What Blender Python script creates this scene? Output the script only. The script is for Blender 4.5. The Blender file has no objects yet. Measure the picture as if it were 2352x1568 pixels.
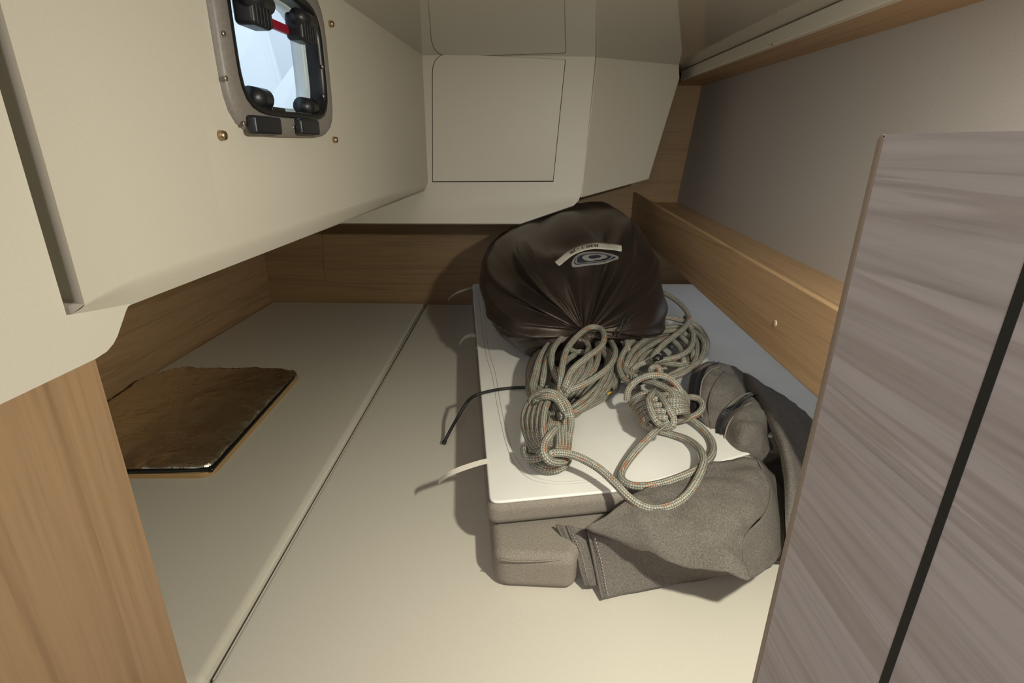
import bpy, bmesh, math, random
from mathutils import Vector, Matrix, noise
from mathutils.bvhtree import BVHTree
random.seed(7)
SC = bpy.context.scene
COL = SC.collection

# ------------------------------------------------------------------ camera
FPX = 1230.0
PITCH, ROLL = math.radians(20.4), math.radians(0.54)
CAM = Vector((0, 0, 0.6))
FW = Vector((0, math.cos(PITCH), -math.sin(PITCH)))
U0 = Vector((0, math.sin(PITCH), math.cos(PITCH)))
RT = Vector((1, 0, 0)) * math.cos(ROLL) + U0 * math.sin(ROLL)
UP = -Vector((1, 0, 0)) * math.sin(ROLL) + U0 * math.cos(ROLL)
cd = bpy.data.cameras.new('camera')
cd.sensor_width = 36.0
cd.lens = FPX / 2352 * 36
cd.clip_start = 0.02
cam = bpy.data.objects.new('camera', cd)
COL.objects.link(cam)
m3 = Matrix((RT, UP, -FW)).transposed()
cam.matrix_world = Matrix.Translation(CAM) @ m3.to_4x4()
SC.camera = cam

# ------------------------------------------------------------------ world, lights, exposure
SC.view_settings.view_transform = 'Standard'
SC.view_settings.look = 'None'
SC.view_settings.gamma = 1
SC.view_settings.exposure = 0.0
SC.view_settings.use_curve_mapping = False
W = bpy.data.worlds.new('sky')
SC.world = W
W.use_nodes = True
bg = W.node_tree.nodes['Background']
bg.inputs['Color'].default_value = (0.78, 0.88, 1.0, 1)
bg.inputs['Strength'].default_value = 1.7

def area(name, loc, target, size, energy, color, shape='DISK', size_y=None):
    l = bpy.data.lights.new(name, 'AREA')
    l.shape = shape
    l.size = size
    if size_y:
        l.size_y = size_y
    l.energy = energy
    l.color = color
    o = bpy.data.objects.new(name, l)
    COL.objects.link(o)
    o.location = loc
    o.rotation_euler = (Vector(target) - Vector(loc)).to_track_quat('-Z', 'Y').to_euler()
    return o

LAMP = Vector((0.34, 0.17, 0.70))
area('reading_lamp', LAMP, (0.12, 0.65, 0.0), 0.04, 6.6, (1.0, 0.965, 0.82))
area('companionway_daylight', (-0.50, -0.95, 1.0), (0.25, 0.45, 0.25), 1.0, 15.0, (0.98, 0.93, 0.98), 'RECTANGLE', 0.8)

# ------------------------------------------------------------------ measuring helpers: a sight line met with a real surface of the room
def ray(px, py):
    return RT * ((px - 1176) / FPX) + UP * ((784 - py) / FPX) + FW
def at(px, py, z=0.0):
    d = ray(px, py)
    return CAM + d * ((z - CAM.z) / d.z)
def aty(px, py, y):
    d = ray(px, py)
    return CAM + d * (y / d.y)
def atx(px, py, x):
    d = ray(px, py)
    return CAM + d * (x / d.x)
def onp(px, py, p, n):
    d = ray(px, py)
    return CAM + d * ((Vector(p) - CAM).dot(n) / d.dot(n))
def proj(p):
    v = Vector(p) - CAM
    z = v.dot(FW)
    return (1176 + FPX * v.dot(RT) / z, 784 - FPX * v.dot(UP) / z)

def catmull(pts, n=6, closed=False):
    pts = [Vector(p) for p in pts]
    out = []
    N = len(pts)
    rng = N if closed else N - 1
    for i in range(rng):
        if closed:
            a, b, c, d = pts[i - 1], pts[i], pts[(i + 1) % N], pts[(i + 2) % N]
        else:
            b, c = pts[i], pts[i + 1]
            a = pts[i - 1] if i > 0 else b + (b - c)
            d = pts[i + 2] if i + 2 < N else c + (c - b)
        for k in range(n):
            t = k / n
            out.append(0.5 * ((2 * b) + (c - a) * t + (2 * a - 5 * b + 4 * c - d) * t * t + (3 * b - a - 3 * c + d) * t ** 3))
    if not closed:
        out.append(pts[-1])
    return out

# ------------------------------------------------------------------ materials
MATS = {}
def newmat(name):
    m = bpy.data.materials.new(name)
    m.use_nodes = True
    nt = m.node_tree
    b = nt.nodes['Principled BSDF']
    MATS[name] = m
    return m, nt, b
def N(nt, t, **kw):
    n = nt.nodes.new(t)
    for k, v in kw.items():
        setattr(n, k, v)
    return n
def ramp(nt, stops):
    r = N(nt, 'ShaderNodeValToRGB')
    e = r.color_ramp.elements
    while len(e) < len(stops):
        e.new(0.5)
    for i, (p, c) in enumerate(stops):
        e[i].position = p
        e[i].color = (*c, 1) if len(c) == 3 else c
    return r
def coords(nt, scale, kind='Object', rot=(0, 0, 0)):
    t = N(nt, 'ShaderNodeTexCoord')
    mp = N(nt, 'ShaderNodeMapping')
    mp.inputs['Scale'].default_value = scale
    mp.inputs['Rotation'].default_value = rot
    nt.links.new(t.outputs[kind], mp.inputs['Vector'])
    return mp
def bump(nt, b, src, strength, dist=0.002):
    bp = N(nt, 'ShaderNodeBump')
    bp.inputs['Strength'].default_value = strength
    bp.inputs['Distance'].default_value = dist
    nt.links.new(src, bp.inputs['Height'])
    nt.links.new(bp.outputs['Normal'], b.inputs['Normal'])
    return bp

def plain(name, col, rough=0.5, metal=0.0, spec=0.5, coat=0.0):
    m, nt, b = newmat(name)
    b.inputs['Base Color'].default_value = (*col, 1)
    b.inputs['Roughness'].default_value = rough
    b.inputs['Metallic'].default_value = metal
    b.inputs['Specular IOR Level'].default_value = spec
    b.inputs['Coat Weight'].default_value = coat
    return m

def speckle(name, c0, c1, scale, rough, bstr=0.1, bdist=0.001, spec=0.5, detail=4.0, stretch=(1, 1, 1)):
    m, nt, b = newmat(name)
    mp = coords(nt, stretch)
    n = N(nt, 'ShaderNodeTexNoise')
    n.inputs['Scale'].default_value = scale
    n.inputs['Detail'].default_value = detail
    nt.links.new(mp.outputs[0], n.inputs['Vector'])
    r = ramp(nt, [(0.3, c0), (0.7, c1)])
    nt.links.new(n.outputs['Fac'], r.inputs[0])
    nt.links.new(r.outputs[0], b.inputs['Base Color'])
    b.inputs['Roughness'].default_value = rough
    b.inputs['Specular IOR Level'].default_value = spec
    if bstr:
        bump(nt, b, n.outputs['Fac'], bstr, bdist)
    return m

def wood(name, axis, base, dark, rough=0.45, fine=170.0, lines=18.0, rot=(0, 0, 0), linew=0.55):
    """straight-grained oak veneer; axis = grain direction"""
    m, nt, b = newmat(name)
    s = [1.0, 1.0, 1.0]
    s[axis] = 0.03
    mp = coords(nt, s, rot=rot)
    n1 = N(nt, 'ShaderNodeTexNoise')
    n1.inputs['Scale'].default_value = fine
    n1.inputs['Detail'].default_value = 5
    n1.inputs['Roughness'].default_value = 0.65
    nt.links.new(mp.outputs[0], n1.inputs['Vector'])
    n2 = N(nt, 'ShaderNodeTexNoise')
    n2.inputs['Scale'].default_value = lines
    n2.inputs['Detail'].default_value = 3
    n2.inputs['Distortion'].default_value = 0.6
    nt.links.new(mp.outputs[0], n2.inputs['Vector'])
    mid = tuple((a * 0.6 + d * 0.4) for a, d in zip(base, dark))
    lite = tuple(min(1, a * 1.1) for a in base)
    r1 = ramp(nt, [(0.28, mid), (0.5, base), (0.75, lite)])
    nt.links.new(n1.outputs['Fac'], r1.inputs[0])
    r2 = ramp(nt, [(0.0, (1, 1, 1)), (0.45, (0.97, 0.96, 0.95)), (linew - 0.03, (0.80, 0.77, 0.74)), (linew, (0.97, 0.96, 0.95)), (1.0, (1, 1, 1))])
    nt.links.new(n2.outputs['Fac'], r2.inputs[0])
    mx = N(nt, 'ShaderNodeMix', data_type='RGBA', blend_type='MULTIPLY')
    mx.inputs[0].default_value = 1.0
    nt.links.new(r1.outputs[0], mx.inputs[6])
    nt.links.new(r2.outputs[0], mx.inputs[7])
    nt.links.new(mx.outputs[2], b.inputs['Base Color'])
    b.inputs['Roughness'].default_value = rough
    bump(nt, b, n1.outputs['Fac'], 0.08, 0.0006)
    return m

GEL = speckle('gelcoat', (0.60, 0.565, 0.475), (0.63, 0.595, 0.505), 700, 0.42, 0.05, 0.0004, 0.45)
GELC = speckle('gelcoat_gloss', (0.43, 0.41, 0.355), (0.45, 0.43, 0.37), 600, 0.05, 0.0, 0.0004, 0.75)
GELM = speckle('lining_matt', (0.50, 0.47, 0.40), (0.53, 0.50, 0.43), 300, 0.5, 0.0, 0.0004, 0.4)
OAKZ = wood('oak_vertical', 2, (0.36, 0.232, 0.128), (0.20, 0.125, 0.06))
OAKX = wood('oak_across_shaded', 0, (0.31, 0.20, 0.098), (0.20, 0.12, 0.055))  # same oak, darkened for the dim far end: shade put into the colour
OAKY = wood('oak_along', 1, (0.50, 0.33, 0.18), (0.30, 0.19, 0.09))
DOORW = wood('door_veneer', 1, (0.47, 0.445, 0.435), (0.25, 0.23, 0.225), 0.5, 330, 80, linew=0.6)
DOOREDGE = wood('door_edge', 2, (0.36, 0.295, 0.24), (0.26, 0.21, 0.17), 0.5)
VINYL = speckle('cushion_vinyl', (0.60, 0.565, 0.475), (0.64, 0.605, 0.515), 900, 0.55, 0.12, 0.0004, 0.35)
HULL = speckle('hull_liner', (0.40, 0.375, 0.345), (0.45, 0.42, 0.39), 500, 0.75, 0.12, 0.0006, 0.2)
BLACK = plain('black_plastic', (0.012, 0.013, 0.016), 0.38)
DARK = plain('dark_gap', (0.01, 0.01, 0.01), 0.9)
STEEL = plain('steel', (0.55, 0.5, 0.44), 0.3, 1.0)
BRASS = plain('bronze_fastener', (0.45, 0.33, 0.2), 0.35, 1.0)
FRAMEM = speckle('window_alloy', (0.20, 0.18, 0.16), (0.24, 0.22, 0.2), 300, 0.45, 0.05, 0.0003)
RUBBER = plain('black_seal', (0.008, 0.008, 0.009), 0.35)
REDT = plain('red_tag', (0.30, 0.01, 0.03), 0.4)
WHITEOUT = plain('cockpit_white', (0.82, 0.84, 0.86), 0.35)
PLY = plain('plywood_edge', (0.46, 0.29, 0.12), 0.55)
CORD = plain('black_cord', (0.012, 0.012, 0.012), 0.6)
TAPE = speckle('white_tape', (0.60, 0.56, 0.47), (0.72, 0.68, 0.58), 900, 0.8, 0.2, 0.0005, 0.2, stretch=(0.3, 1, 1))
NAVY = plain('navy_print', (0.008, 0.010, 0.022), 0.6)
GREYP = plain('grey_print', (0.21, 0.205, 0.19), 0.6)
LABELM = plain('label_tape', (0.50, 0.48, 0.41), 0.6)
INK = plain('label_ink', (0.01, 0.01, 0.01), 0.6)
STITCH2 = plain('grey_piping', (0.24, 0.22, 0.19), 0.8)
STITCH = plain('stitching', (0.50, 0.48, 0.43), 0.8)
YELLOW = plain('yellow_tag', (0.65, 0.42, 0.02), 0.5)

def glass():
    m, nt, b = newmat('window_glass')
    nt.nodes.remove(b)
    o = nt.nodes['Material Output']
    t = N(nt, 'ShaderNodeBsdfTransparent')
    t.inputs[0].default_value = (0.93, 0.97, 0.98, 1)
    g = N(nt, 'ShaderNodeBsdfGlossy')
    g.inputs['Roughness'].default_value = 0.02
    mx = N(nt, 'ShaderNodeMixShader')
    mx.inputs[0].default_value = 0.05
    nt.links.new(t.outputs[0], mx.inputs[1])
    nt.links.new(g.outputs[0], mx.inputs[2])
    nt.links.new(mx.outputs[0], o.inputs[0])
    return m
GLASS = glass()

def weave(name, c0, c1, c2, sx, sy, rough=0.85, bstr=0.35):
    """melange woven canvas"""
    m, nt, b = newmat(name)
    mp = coords(nt, (1, 1, 1))
    n1 = N(nt, 'ShaderNodeTexNoise'); n1.inputs['Scale'].default_value = sx; n1.inputs['Detail'].default_value = 3
    n2 = N(nt, 'ShaderNodeTexNoise'); n2.inputs['Scale'].default_value = sy; n2.inputs['Detail'].default_value = 4
    mpa = coords(nt, (1, 0.18, 1), rot=(0, 0, 0.5))
    nt.links.new(mpa.outputs[0], n1.inputs['Vector'])
    nt.links.new(mp.outputs[0], n2.inputs['Vector'])
    a = N(nt, 'ShaderNodeMath', operation='ADD')
    nt.links.new(n1.outputs['Fac'], a.inputs[0]); nt.links.new(n2.outputs['Fac'], a.inputs[1])
    h = N(nt, 'ShaderNodeMath', operation='MULTIPLY'); h.inputs[1].default_value = 0.5
    nt.links.new(a.outputs[0], h.inputs[0])
    r = ramp(nt, [(0.36, c0), (0.5, c1), (0.66, c2)])
    nt.links.new(h.outputs[0], r.inputs[0])
    nt.links.new(r.outputs[0], b.inputs['Base Color'])
    b.inputs['Roughness'].default_value = rough
    b.inputs['Specular IOR Level'].default_value = 0.2
    bump(nt, b, h.outputs[0], bstr, 0.0008)
    return m
CANVAS = weave('grey_canvas', (0.095, 0.085, 0.071), (0.145, 0.131, 0.112), (0.215, 0.197, 0.17), 900, 620)
SIDEF = weave('cushion_fabric', (0.16, 0.14, 0.11), (0.26, 0.232, 0.19), (0.36, 0.325, 0.27), 1300, 1000)

def mesh_cloth(name, c, gridscale=330.0):
    m, nt, b = newmat(name)
    mp = coords(nt, (gridscale, gridscale, gridscale))
    sp = N(nt, 'ShaderNodeSeparateXYZ')
    nt.links.new(mp.outputs[0], sp.inputs[0])
    sx = N(nt, 'ShaderNodeMath', operation='SINE'); sy = N(nt, 'ShaderNodeMath', operation='SINE')
    for a, s in ((0, sx), (1, sy)):
        k = N(nt, 'ShaderNodeMath', operation='MULTIPLY'); k.inputs[1].default_value = 6.28
        nt.links.new(sp.outputs[a], k.inputs[0]); nt.links.new(k.outputs[0], s.inputs[0])
    mu = N(nt, 'ShaderNodeMath', operation='MULTIPLY')
    nt.links.new(sx.outputs[0], mu.inputs[0]); nt.links.new(sy.outputs[0], mu.inputs[1])
    n = N(nt, 'ShaderNodeTexNoise'); n.inputs['Scale'].default_value = 9
    mp2 = coords(nt, (1, 1, 1)); nt.links.new(mp2.outputs[0], n.inputs['Vector'])
    r = ramp(nt, [(0.3, tuple(x * 0.93 for x in c)), (0.65, c)])
    nt.links.new(n.outputs['Fac'], r.inputs[0])
    nt.links.new(r.outputs[0], b.inputs['Base Color'])
    b.inputs['Roughness'].default_value = 0.8
    b.inputs['Specular IOR Level'].default_value = 0.25
    bump(nt, b, mu.outputs[0], 0.12, 0.0004)
    return m
WHITEM = mesh_cloth('white_mesh_cloth', (0.86, 0.845, 0.78))

def foilmat():
    m, nt, b = newmat('aluminium_foil')
    b.inputs['Base Color'].default_value = (0.80, 0.74, 0.62, 1)
    b.inputs['Metallic'].default_value = 1.0
    mp = coords(nt, (1, 1, 1))
    n = N(nt, 'ShaderNodeTexNoise'); n.inputs['Scale'].default_value = 14; n.inputs['Detail'].default_value = 5; n.inputs['Distortion'].default_value = 0.6
    nt.links.new(mp.outputs[0], n.inputs['Vector'])
    # sharp little creases: zero crossings of a stretched noise
    mp2 = coords(nt, (1, 2.6, 1), rot=(0, 0, 0.5))
    n2 = N(nt, 'ShaderNodeTexNoise'); n2.inputs['Scale'].default_value = 9; n2.inputs['Detail'].default_value = 2; n2.inputs['Distortion'].default_value = 1.2
    nt.links.new(mp2.outputs[0], n2.inputs['Vector'])
    r = ramp(nt, [(0.485, (0, 0, 0)), (0.5, (1, 1, 1)), (0.515, (0, 0, 0))])
    nt.links.new(n2.outputs['Fac'], r.inputs[0])
    ad = N(nt, 'ShaderNodeMath', operation='MULTIPLY_ADD')
    nt.links.new(r.outputs[0], ad.inputs[0]); ad.inputs[1].default_value = 0.16
    nt.links.new(n.outputs['Fac'], ad.inputs[2])
    bump(nt, b, ad.outputs[0], 0.42, 0.008)
    rr = ramp(nt, [(0.3, (0.20, 0.20, 0.20)), (0.7, (0.36, 0.36, 0.36))])
    nt.links.new(n.outputs['Fac'], rr.inputs[0])
    nt.links.new(rr.outputs[0], b.inputs['Roughness'])
    return m
FOIL = foilmat()

def nylon():
    m, nt, b = newmat('brown_nylon')
    mp = coords(nt, (1, 1, 1))
    n = N(nt, 'ShaderNodeTexNoise'); n.inputs['Scale'].default_value = 900
    nt.links.new(mp.outputs[0], n.inputs['Vector'])
    r = ramp(nt, [(0.3, (0.014, 0.011, 0.009)), (0.7, (0.021, 0.016, 0.013))])
    nt.links.new(n.outputs['Fac'], r.inputs[0])
    nt.links.new(r.outputs[0], b.inputs['Base Color'])
    b.inputs['Roughness'].default_value = 0.40
    b.inputs['Specular IOR Level'].default_value = 0.55
    b.inputs['Specular Tint'].default_value = (1.0, 0.8, 0.66, 1)
    b.inputs['Sheen Weight'].default_value = 0.04
    b.inputs['Sheen Tint'].default_value = (0.8, 0.6, 0.5, 1)
    n2 = N(nt, 'ShaderNodeTexNoise'); n2.inputs['Scale'].default_value = 60; n2.inputs['Detail'].default_value = 5
    nt.links.new(mp.outputs[0], n2.inputs['Vector'])
    bump(nt, b, n2.outputs['Fac'], 0.10, 0.004)
    return m
NYLON = nylon()

def ropemat():
    """braided grey-green cover with dark ticks and orange flecks; UV.x round the rope, UV.y = metres along it"""
    m, nt, b = newmat('braided_rope')
    uv = N(nt, 'ShaderNodeUVMap')
    sp = N(nt, 'ShaderNodeSeparateXYZ')
    nt.links.new(uv.outputs[0], sp.inputs[0])
    def math_(op, a, bb=None, c=None):
        n = N(nt, 'ShaderNodeMath', operation=op)
        for i, v in enumerate((a, bb, c)):
            if v is None:
                continue
            if isinstance(v, (int, float)):
                n.inputs[i].default_value = v
            else:
                nt.links.new(v, n.inputs[i])
        return n.outputs[0]
    u = math_('MULTIPLY', sp.outputs[0], 10.0)
    fr = math_('FRACT', u)
    tri = math_('ABSOLUTE', math_('SUBTRACT', fr, 0.5))
    v = math_('ADD', math_('MULTIPLY', sp.outputs[1], 1 / 0.0036), math_('MULTIPLY', tri, 1.3))
    fv = math_('FRACT', v)
    tick = math_('LESS_THAN', fv, 0.24)
    side = math_('GREATER_THAN', tri, 0.40)
    cell = N(nt, 'ShaderNodeCombineXYZ')
    nt.links.new(math_('FLOOR', u), cell.inputs[0]); nt.links.new(math_('FLOOR', math_('MULTIPLY', v, 0.5)), cell.inputs[1])
    wn = N(nt, 'ShaderNodeTexWhiteNoise', noise_dimensions='2D')
    nt.links.new(cell.outputs[0], wn.inputs['Vector'])
    blotch = N(nt, 'ShaderNodeTexNoise'); blotch.inputs['Scale'].default_value = 1.0
    cc = N(nt, 'ShaderNodeCombineXYZ')
    nt.links.new(u, cc.inputs[0]); nt.links.new(math_('MULTIPLY', sp.outputs[1], 28.0), cc.inputs[1])
    nt.links.new(cc.outputs[0], blotch.inputs['Vector'])
    fle = math_('MULTIPLY', math_('GREATER_THAN', blotch.outputs['Fac'], 0.60), math_('GREATER_THAN', wn.outputs['Value'], 0.35))
    base = ramp(nt, [(0.0, (0.34, 0.34, 0.275)), (1.0, (0.48, 0.47, 0.385))])
    nt.links.new(wn.outputs['Value'], base.inputs[0])
    m1 = N(nt, 'ShaderNodeMix', data_type='RGBA')
    nt.links.new(fle, m1.inputs[0]); nt.links.new(base.outputs[0], m1.inputs[6])
    m1.inputs[7].default_value = (0.50, 0.20, 0.10, 1)
    m2 = N(nt, 'ShaderNodeMix', data_type='RGBA')
    nt.links.new(math_('MAXIMUM', tick, side), m2.inputs[0]); nt.links.new(m1.outputs[2], m2.inputs[6])
    m2.inputs[7].default_value = (0.055, 0.055, 0.045, 1)
    nt.links.new(m2.outputs[2], b.inputs['Base Color'])
    b.inputs['Roughness'].default_value = 0.75
    b.inputs['Specular IOR Level'].default_value = 0.25
    return m
ROPE = ropemat()

# ------------------------------------------------------------------ object helpers
def tag(o, label=None, cat=None, group=None, kind=None):
    for k, v in (('label', label), ('category', cat), ('group', group), ('kind', kind)):
        if v:
            o[k] = v
    return o
BASE = {}
def empty(name, loc, label, cat, group=None):
    o = bpy.data.objects.new(name, None)
    COL.objects.link(o)
    o.location = loc
    o.empty_display_size = 0.05
    BASE[o] = Vector(loc)
    return tag(o, label, cat, group)
def mobj(name, verts, faces, mat, parent=None, smooth=False, uvs=None, base=None, kind=None, label=None):
    """verts in world space; the object's origin goes to base (or to its parent's origin)"""
    if parent is not None:
        off = BASE[parent]
    else:
        off = Vector(base) if base is not None else Vector((0, 0, 0))
    me = bpy.data.meshes.new(name)
    me.from_pydata([tuple(Vector(v) - off) for v in verts], [], faces)
    if uvs is not None:
        ul = me.uv_layers.new(name='UVMap')
        for p in me.polygons:
            for li, vi in zip(p.loop_indices, p.vertices):
                ul.data[li].uv = uvs[li] if len(uvs) == len(me.loops) else uvs[vi]
    me.materials.append(mat)
    if smooth:
        me.polygons.foreach_set('use_smooth', [True] * len(me.polygons))
    o = bpy.data.objects.new(name, me)
    COL.objects.link(o)
    if parent is not None:
        o.parent = parent
    else:
        o.location = off
    BASE[o] = off
    if kind:
        o['kind'] = kind
    if label:
        o['label'] = label
    return o
def bev(o, w, seg=3, angle=30):
    md = o.modifiers.new('bevel', 'BEVEL')
    md.width = w
    md.segments = seg
    md.limit_method = 'ANGLE'
    md.angle_limit = math.radians(angle)
    o.data.polygons.foreach_set('use_smooth', [True] * len(o.data.polygons))
    wn = o.modifiers.new('wn', 'WEIGHTED_NORMAL')
    wn.keep_sharp = True
    return o
def prism(name, poly, vec, mat, parent=None, bevel=0, seg=3, **kw):
    """extrude a planar polygon of world points along vec"""
    poly = [Vector(p) for p in poly]
    vec = Vector(vec)
    n = len(poly)
    nrm = Vector((0, 0, 0))
    for i in range(n):
        nrm += poly[i].cross(poly[(i + 1) % n])
    if nrm.dot(vec) > 0:
        poly = poly[::-1]
    v = poly + [p + vec for p in poly]
    f = [list(range(n)), list(range(2 * n - 1, n - 1, -1))]
    for i in range(n):
        j = (i + 1) % n
        f.append([j, i, n + i, n + j])
    o = mobj(name, v, f, mat, parent, **kw)
    if bevel:
        bev(o, bevel, seg)
    return o
def box(name, lo, hi, mat, parent=None, bevel=0, **kw):
    (a, b, c), (d, e, f) = lo, hi
    return prism(name, [(a, b, c), (d, b, c), (d, e, c), (a, e, c)], (0, 0, f - c), mat, parent, bevel, **kw)
def round_poly(pts, r, seg=6):
    """round the corners of a planar polygon (3-D points); r number or list"""
    pts = [Vector(p) for p in pts]
    out = []
    n = len(pts)
    for i, p in enumerate(pts):
        rr = r[i] if isinstance(r, (list, tuple)) else r
        if rr <= 0:
            out.append(p)
            continue
        a = (pts[i - 1] - p)
        b = (pts[(i + 1) % n] - p)
        rr = min(rr, a.length * 0.45, b.length * 0.45)
        a = p + a.normalized() * rr
        b = p + b.normalized() * rr
        for k in range(seg + 1):
            t = k / seg
            out.append(a * (1 - t) ** 2 + p * 2 * t * (1 - t) + b * t * t)
    return out
def tube_data(pts, rad, sides=8, flat=None, v0=0.0):
    """ring mesh along pts; flat=(axis, factor) squashes; returns verts, faces, uvs-per-loop"""
    pts = [Vector(p) for p in pts]
    verts, faces, uvs = [], [], []
    n = len(pts)
    t0 = (pts[1] - pts[0]).normalized()
    ref = Vector((0, 0, 1)) if abs(t0.z) < 0.9 else Vector((1, 0, 0))
    nrm = (ref - t0 * ref.dot(t0)).normalized()
    L = v0
    lens = []
    for i in range(n):
        t = (pts[min(i + 1, n - 1)] - pts[max(i - 1, 0)])
        if t.length < 1e-9:
            t = t0
        t.normalize()
        nrm = (nrm - t * nrm.dot(t))
        if nrm.length < 1e-6:
            nrm = t.orthogonal()
        nrm.normalize()
        bn = t.cross(nrm)
        if i:
            L += (pts[i] - pts[i - 1]).length
        lens.append(L)
        r = rad[i] if isinstance(rad, (list, tuple)) else rad
        for k in range(sides):
            a = 2 * math.pi * k / sides
            verts.append(pts[i] + (nrm * math.cos(a) + bn * math.sin(a)) * r)
    for i in range(n - 1):
        for k in range(sides):
            k2 = (k + 1) % sides
            faces.append([i * sides + k, i * sides + k2, (i + 1) * sides + k2, (i + 1) * sides + k])
            uvs += [(k / sides, lens[i]), ((k + 1) / sides, lens[i]), ((k + 1) / sides, lens[i + 1]), (k / sides, lens[i + 1])]
    faces.append(list(range(sides))[::-1])
    uvs += [(0, lens[0])] * sides
    faces.append([(n - 1) * sides + k for k in range(sides)])
    uvs += [(0, lens[-1])] * sides
    return verts, faces, uvs
def tube(name, pts, rad, mat, parent=None, sides=8, **kw):
    v, f, u = tube_data(pts, rad, sides)
    return mobj(name, v, f, mat, parent, smooth=True, uvs=u, **kw)
def ribbon(name, pts, width_dir, width, thick, mat, parent=None, **kw):
    """flat tape along pts; width_dir one vector or one per point"""
    pts = [Vector(p) for p in pts]
    v, f = [], []
    n = len(pts)
    for i, p in enumerate(pts):
        wd = Vector(width_dir[i] if isinstance(width_dir, list) else width_dir).normalized()
        t = (pts[min(i + 1, n - 1)] - pts[max(i - 1, 0)]).normalized()
        wd = (wd - t * wd.dot(t)).normalized()
        nn = t.cross(wd)
        for s, h in ((-1, -1), (1, -1), (1, 1), (-1, 1)):
            v.append(p + wd * (s * width / 2) + nn * (h * thick / 2))
    for i in range(n - 1):
        for k in range(4):
            k2 = (k + 1) % 4
            f.append([i * 4 + k, i * 4 + k2, i * 4 + 4 + k2, i * 4 + 4 + k])
    f.append([3, 2, 1, 0])
    f.append([4 * n - 4 + k for k in range(4)])
    return mobj(name, v, f, mat, parent, **kw)
def disc(name, c, nrm, r, h, mat, parent=None, seg=14, dome=0.3, **kw):
    """low button / screw head standing on a surface"""
    c = Vector(c)
    nrm = Vector(nrm).normalized()
    a = nrm.orthogonal().normalized()
    b = nrm.cross(a)
    v, f = [], []
    for rr, hh in ((1.0, -0.15), (1.0, 0.55), (0.8, 0.9), (0.25, 1.0)):
        for k in range(seg):
            an = 2 * math.pi * k / seg
            v.append(c + (a * math.cos(an) + b * math.sin(an)) * r * rr + nrm * h * hh)
    for i in range(3):
        for k in range(seg):
            k2 = (k + 1) % seg
            f.append([i * seg + k, i * seg + k2, (i + 1) * seg + k2, (i + 1) * seg + k])
    f.append([3 * seg + k for k in range(seg)])
    f.append(list(range(seg))[::-1])
    return mobj(name, v, f, mat, parent, smooth=True, **kw)
def grid_patch(rows, nu, nv):
    """spline surface through rows of points (all rows same length)"""
    cols = [catmull(r, nu) for r in rows]
    out = []
    for j in range(len(cols[0])):
        out.append(catmull([c[j] for c in cols], nv))
    # out[j][i]: j along row, i across rows
    return [[out[j][i] for j in range(len(out))] for i in range(len(out[0]))]
def patch(name, rows, nu, nv, mat, parent, thick=0.002, wob=0.0, wscale=18.0, **kw):
    g = grid_patch(rows, nu, nv)
    H, Wd = len(g), len(g[0])
    v = []
    for i in range(H):
        for j in range(Wd):
            p = g[i][j].copy()
            if wob:
                q = p * wscale
                crease = 0.32 - abs(noise.noise(Vector((q.x * 0.9 + q.y * 0.5, q.y * 0.45 - q.x * 0.3, q.z * 0.6 + 3.0))))
                p.z += wob * (0.55 * noise.fractal(q, 1.0, 2.0, 3) + 1.1 * max(0.0, crease))
            v.append(p)
    f = []
    for i in range(H - 1):
        for j in range(Wd - 1):
            f.append([i * Wd + j, i * Wd + j + 1, (i + 1) * Wd + j + 1, (i + 1) * Wd + j])
    o = mobj(name, v, f, mat, parent, smooth=True, **kw)
    if thick:
        md = o.modifiers.new('solid', 'SOLIDIFY')
        md.thickness = thick
        md.offset = 0
    return o

# ------------------------------------------------------------------ SETTING: left cockpit moulding, wall_left
A0 = at(300, 700, 0.466)
A1 = at(970, 440, 0.466)
DA = (A1 - A0).normalized()
DA.z = 0
NA = Vector((DA.y, -DA.x, 0))
OFF = 0.012
def wl(s, n, z):
    return Vector((A0.x, A0.y, z)) + DA * s + NA * n
def sA(px, py, off=OFF):
    p = onp(px, py, wl(0, off, 0), NA)
    return (p - Vector((A0.x, A0.y, 0))).dot(DA), p.z
S_END = (Vector((0, 1.6, 0)) - Vector((0, A0.y, 0))).dot(Vector((0, 1, 0))) / DA.y + 0.02
ZTOP, ZCEIL = 0.815, 0.815
ZHI = 1.5
# window opening
w_l, w_zt = sA(520, 60)
w_r = sA(724, 120)[0]
w_zb = sA(560, 246)[1]
w_zt = 0.772
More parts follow.
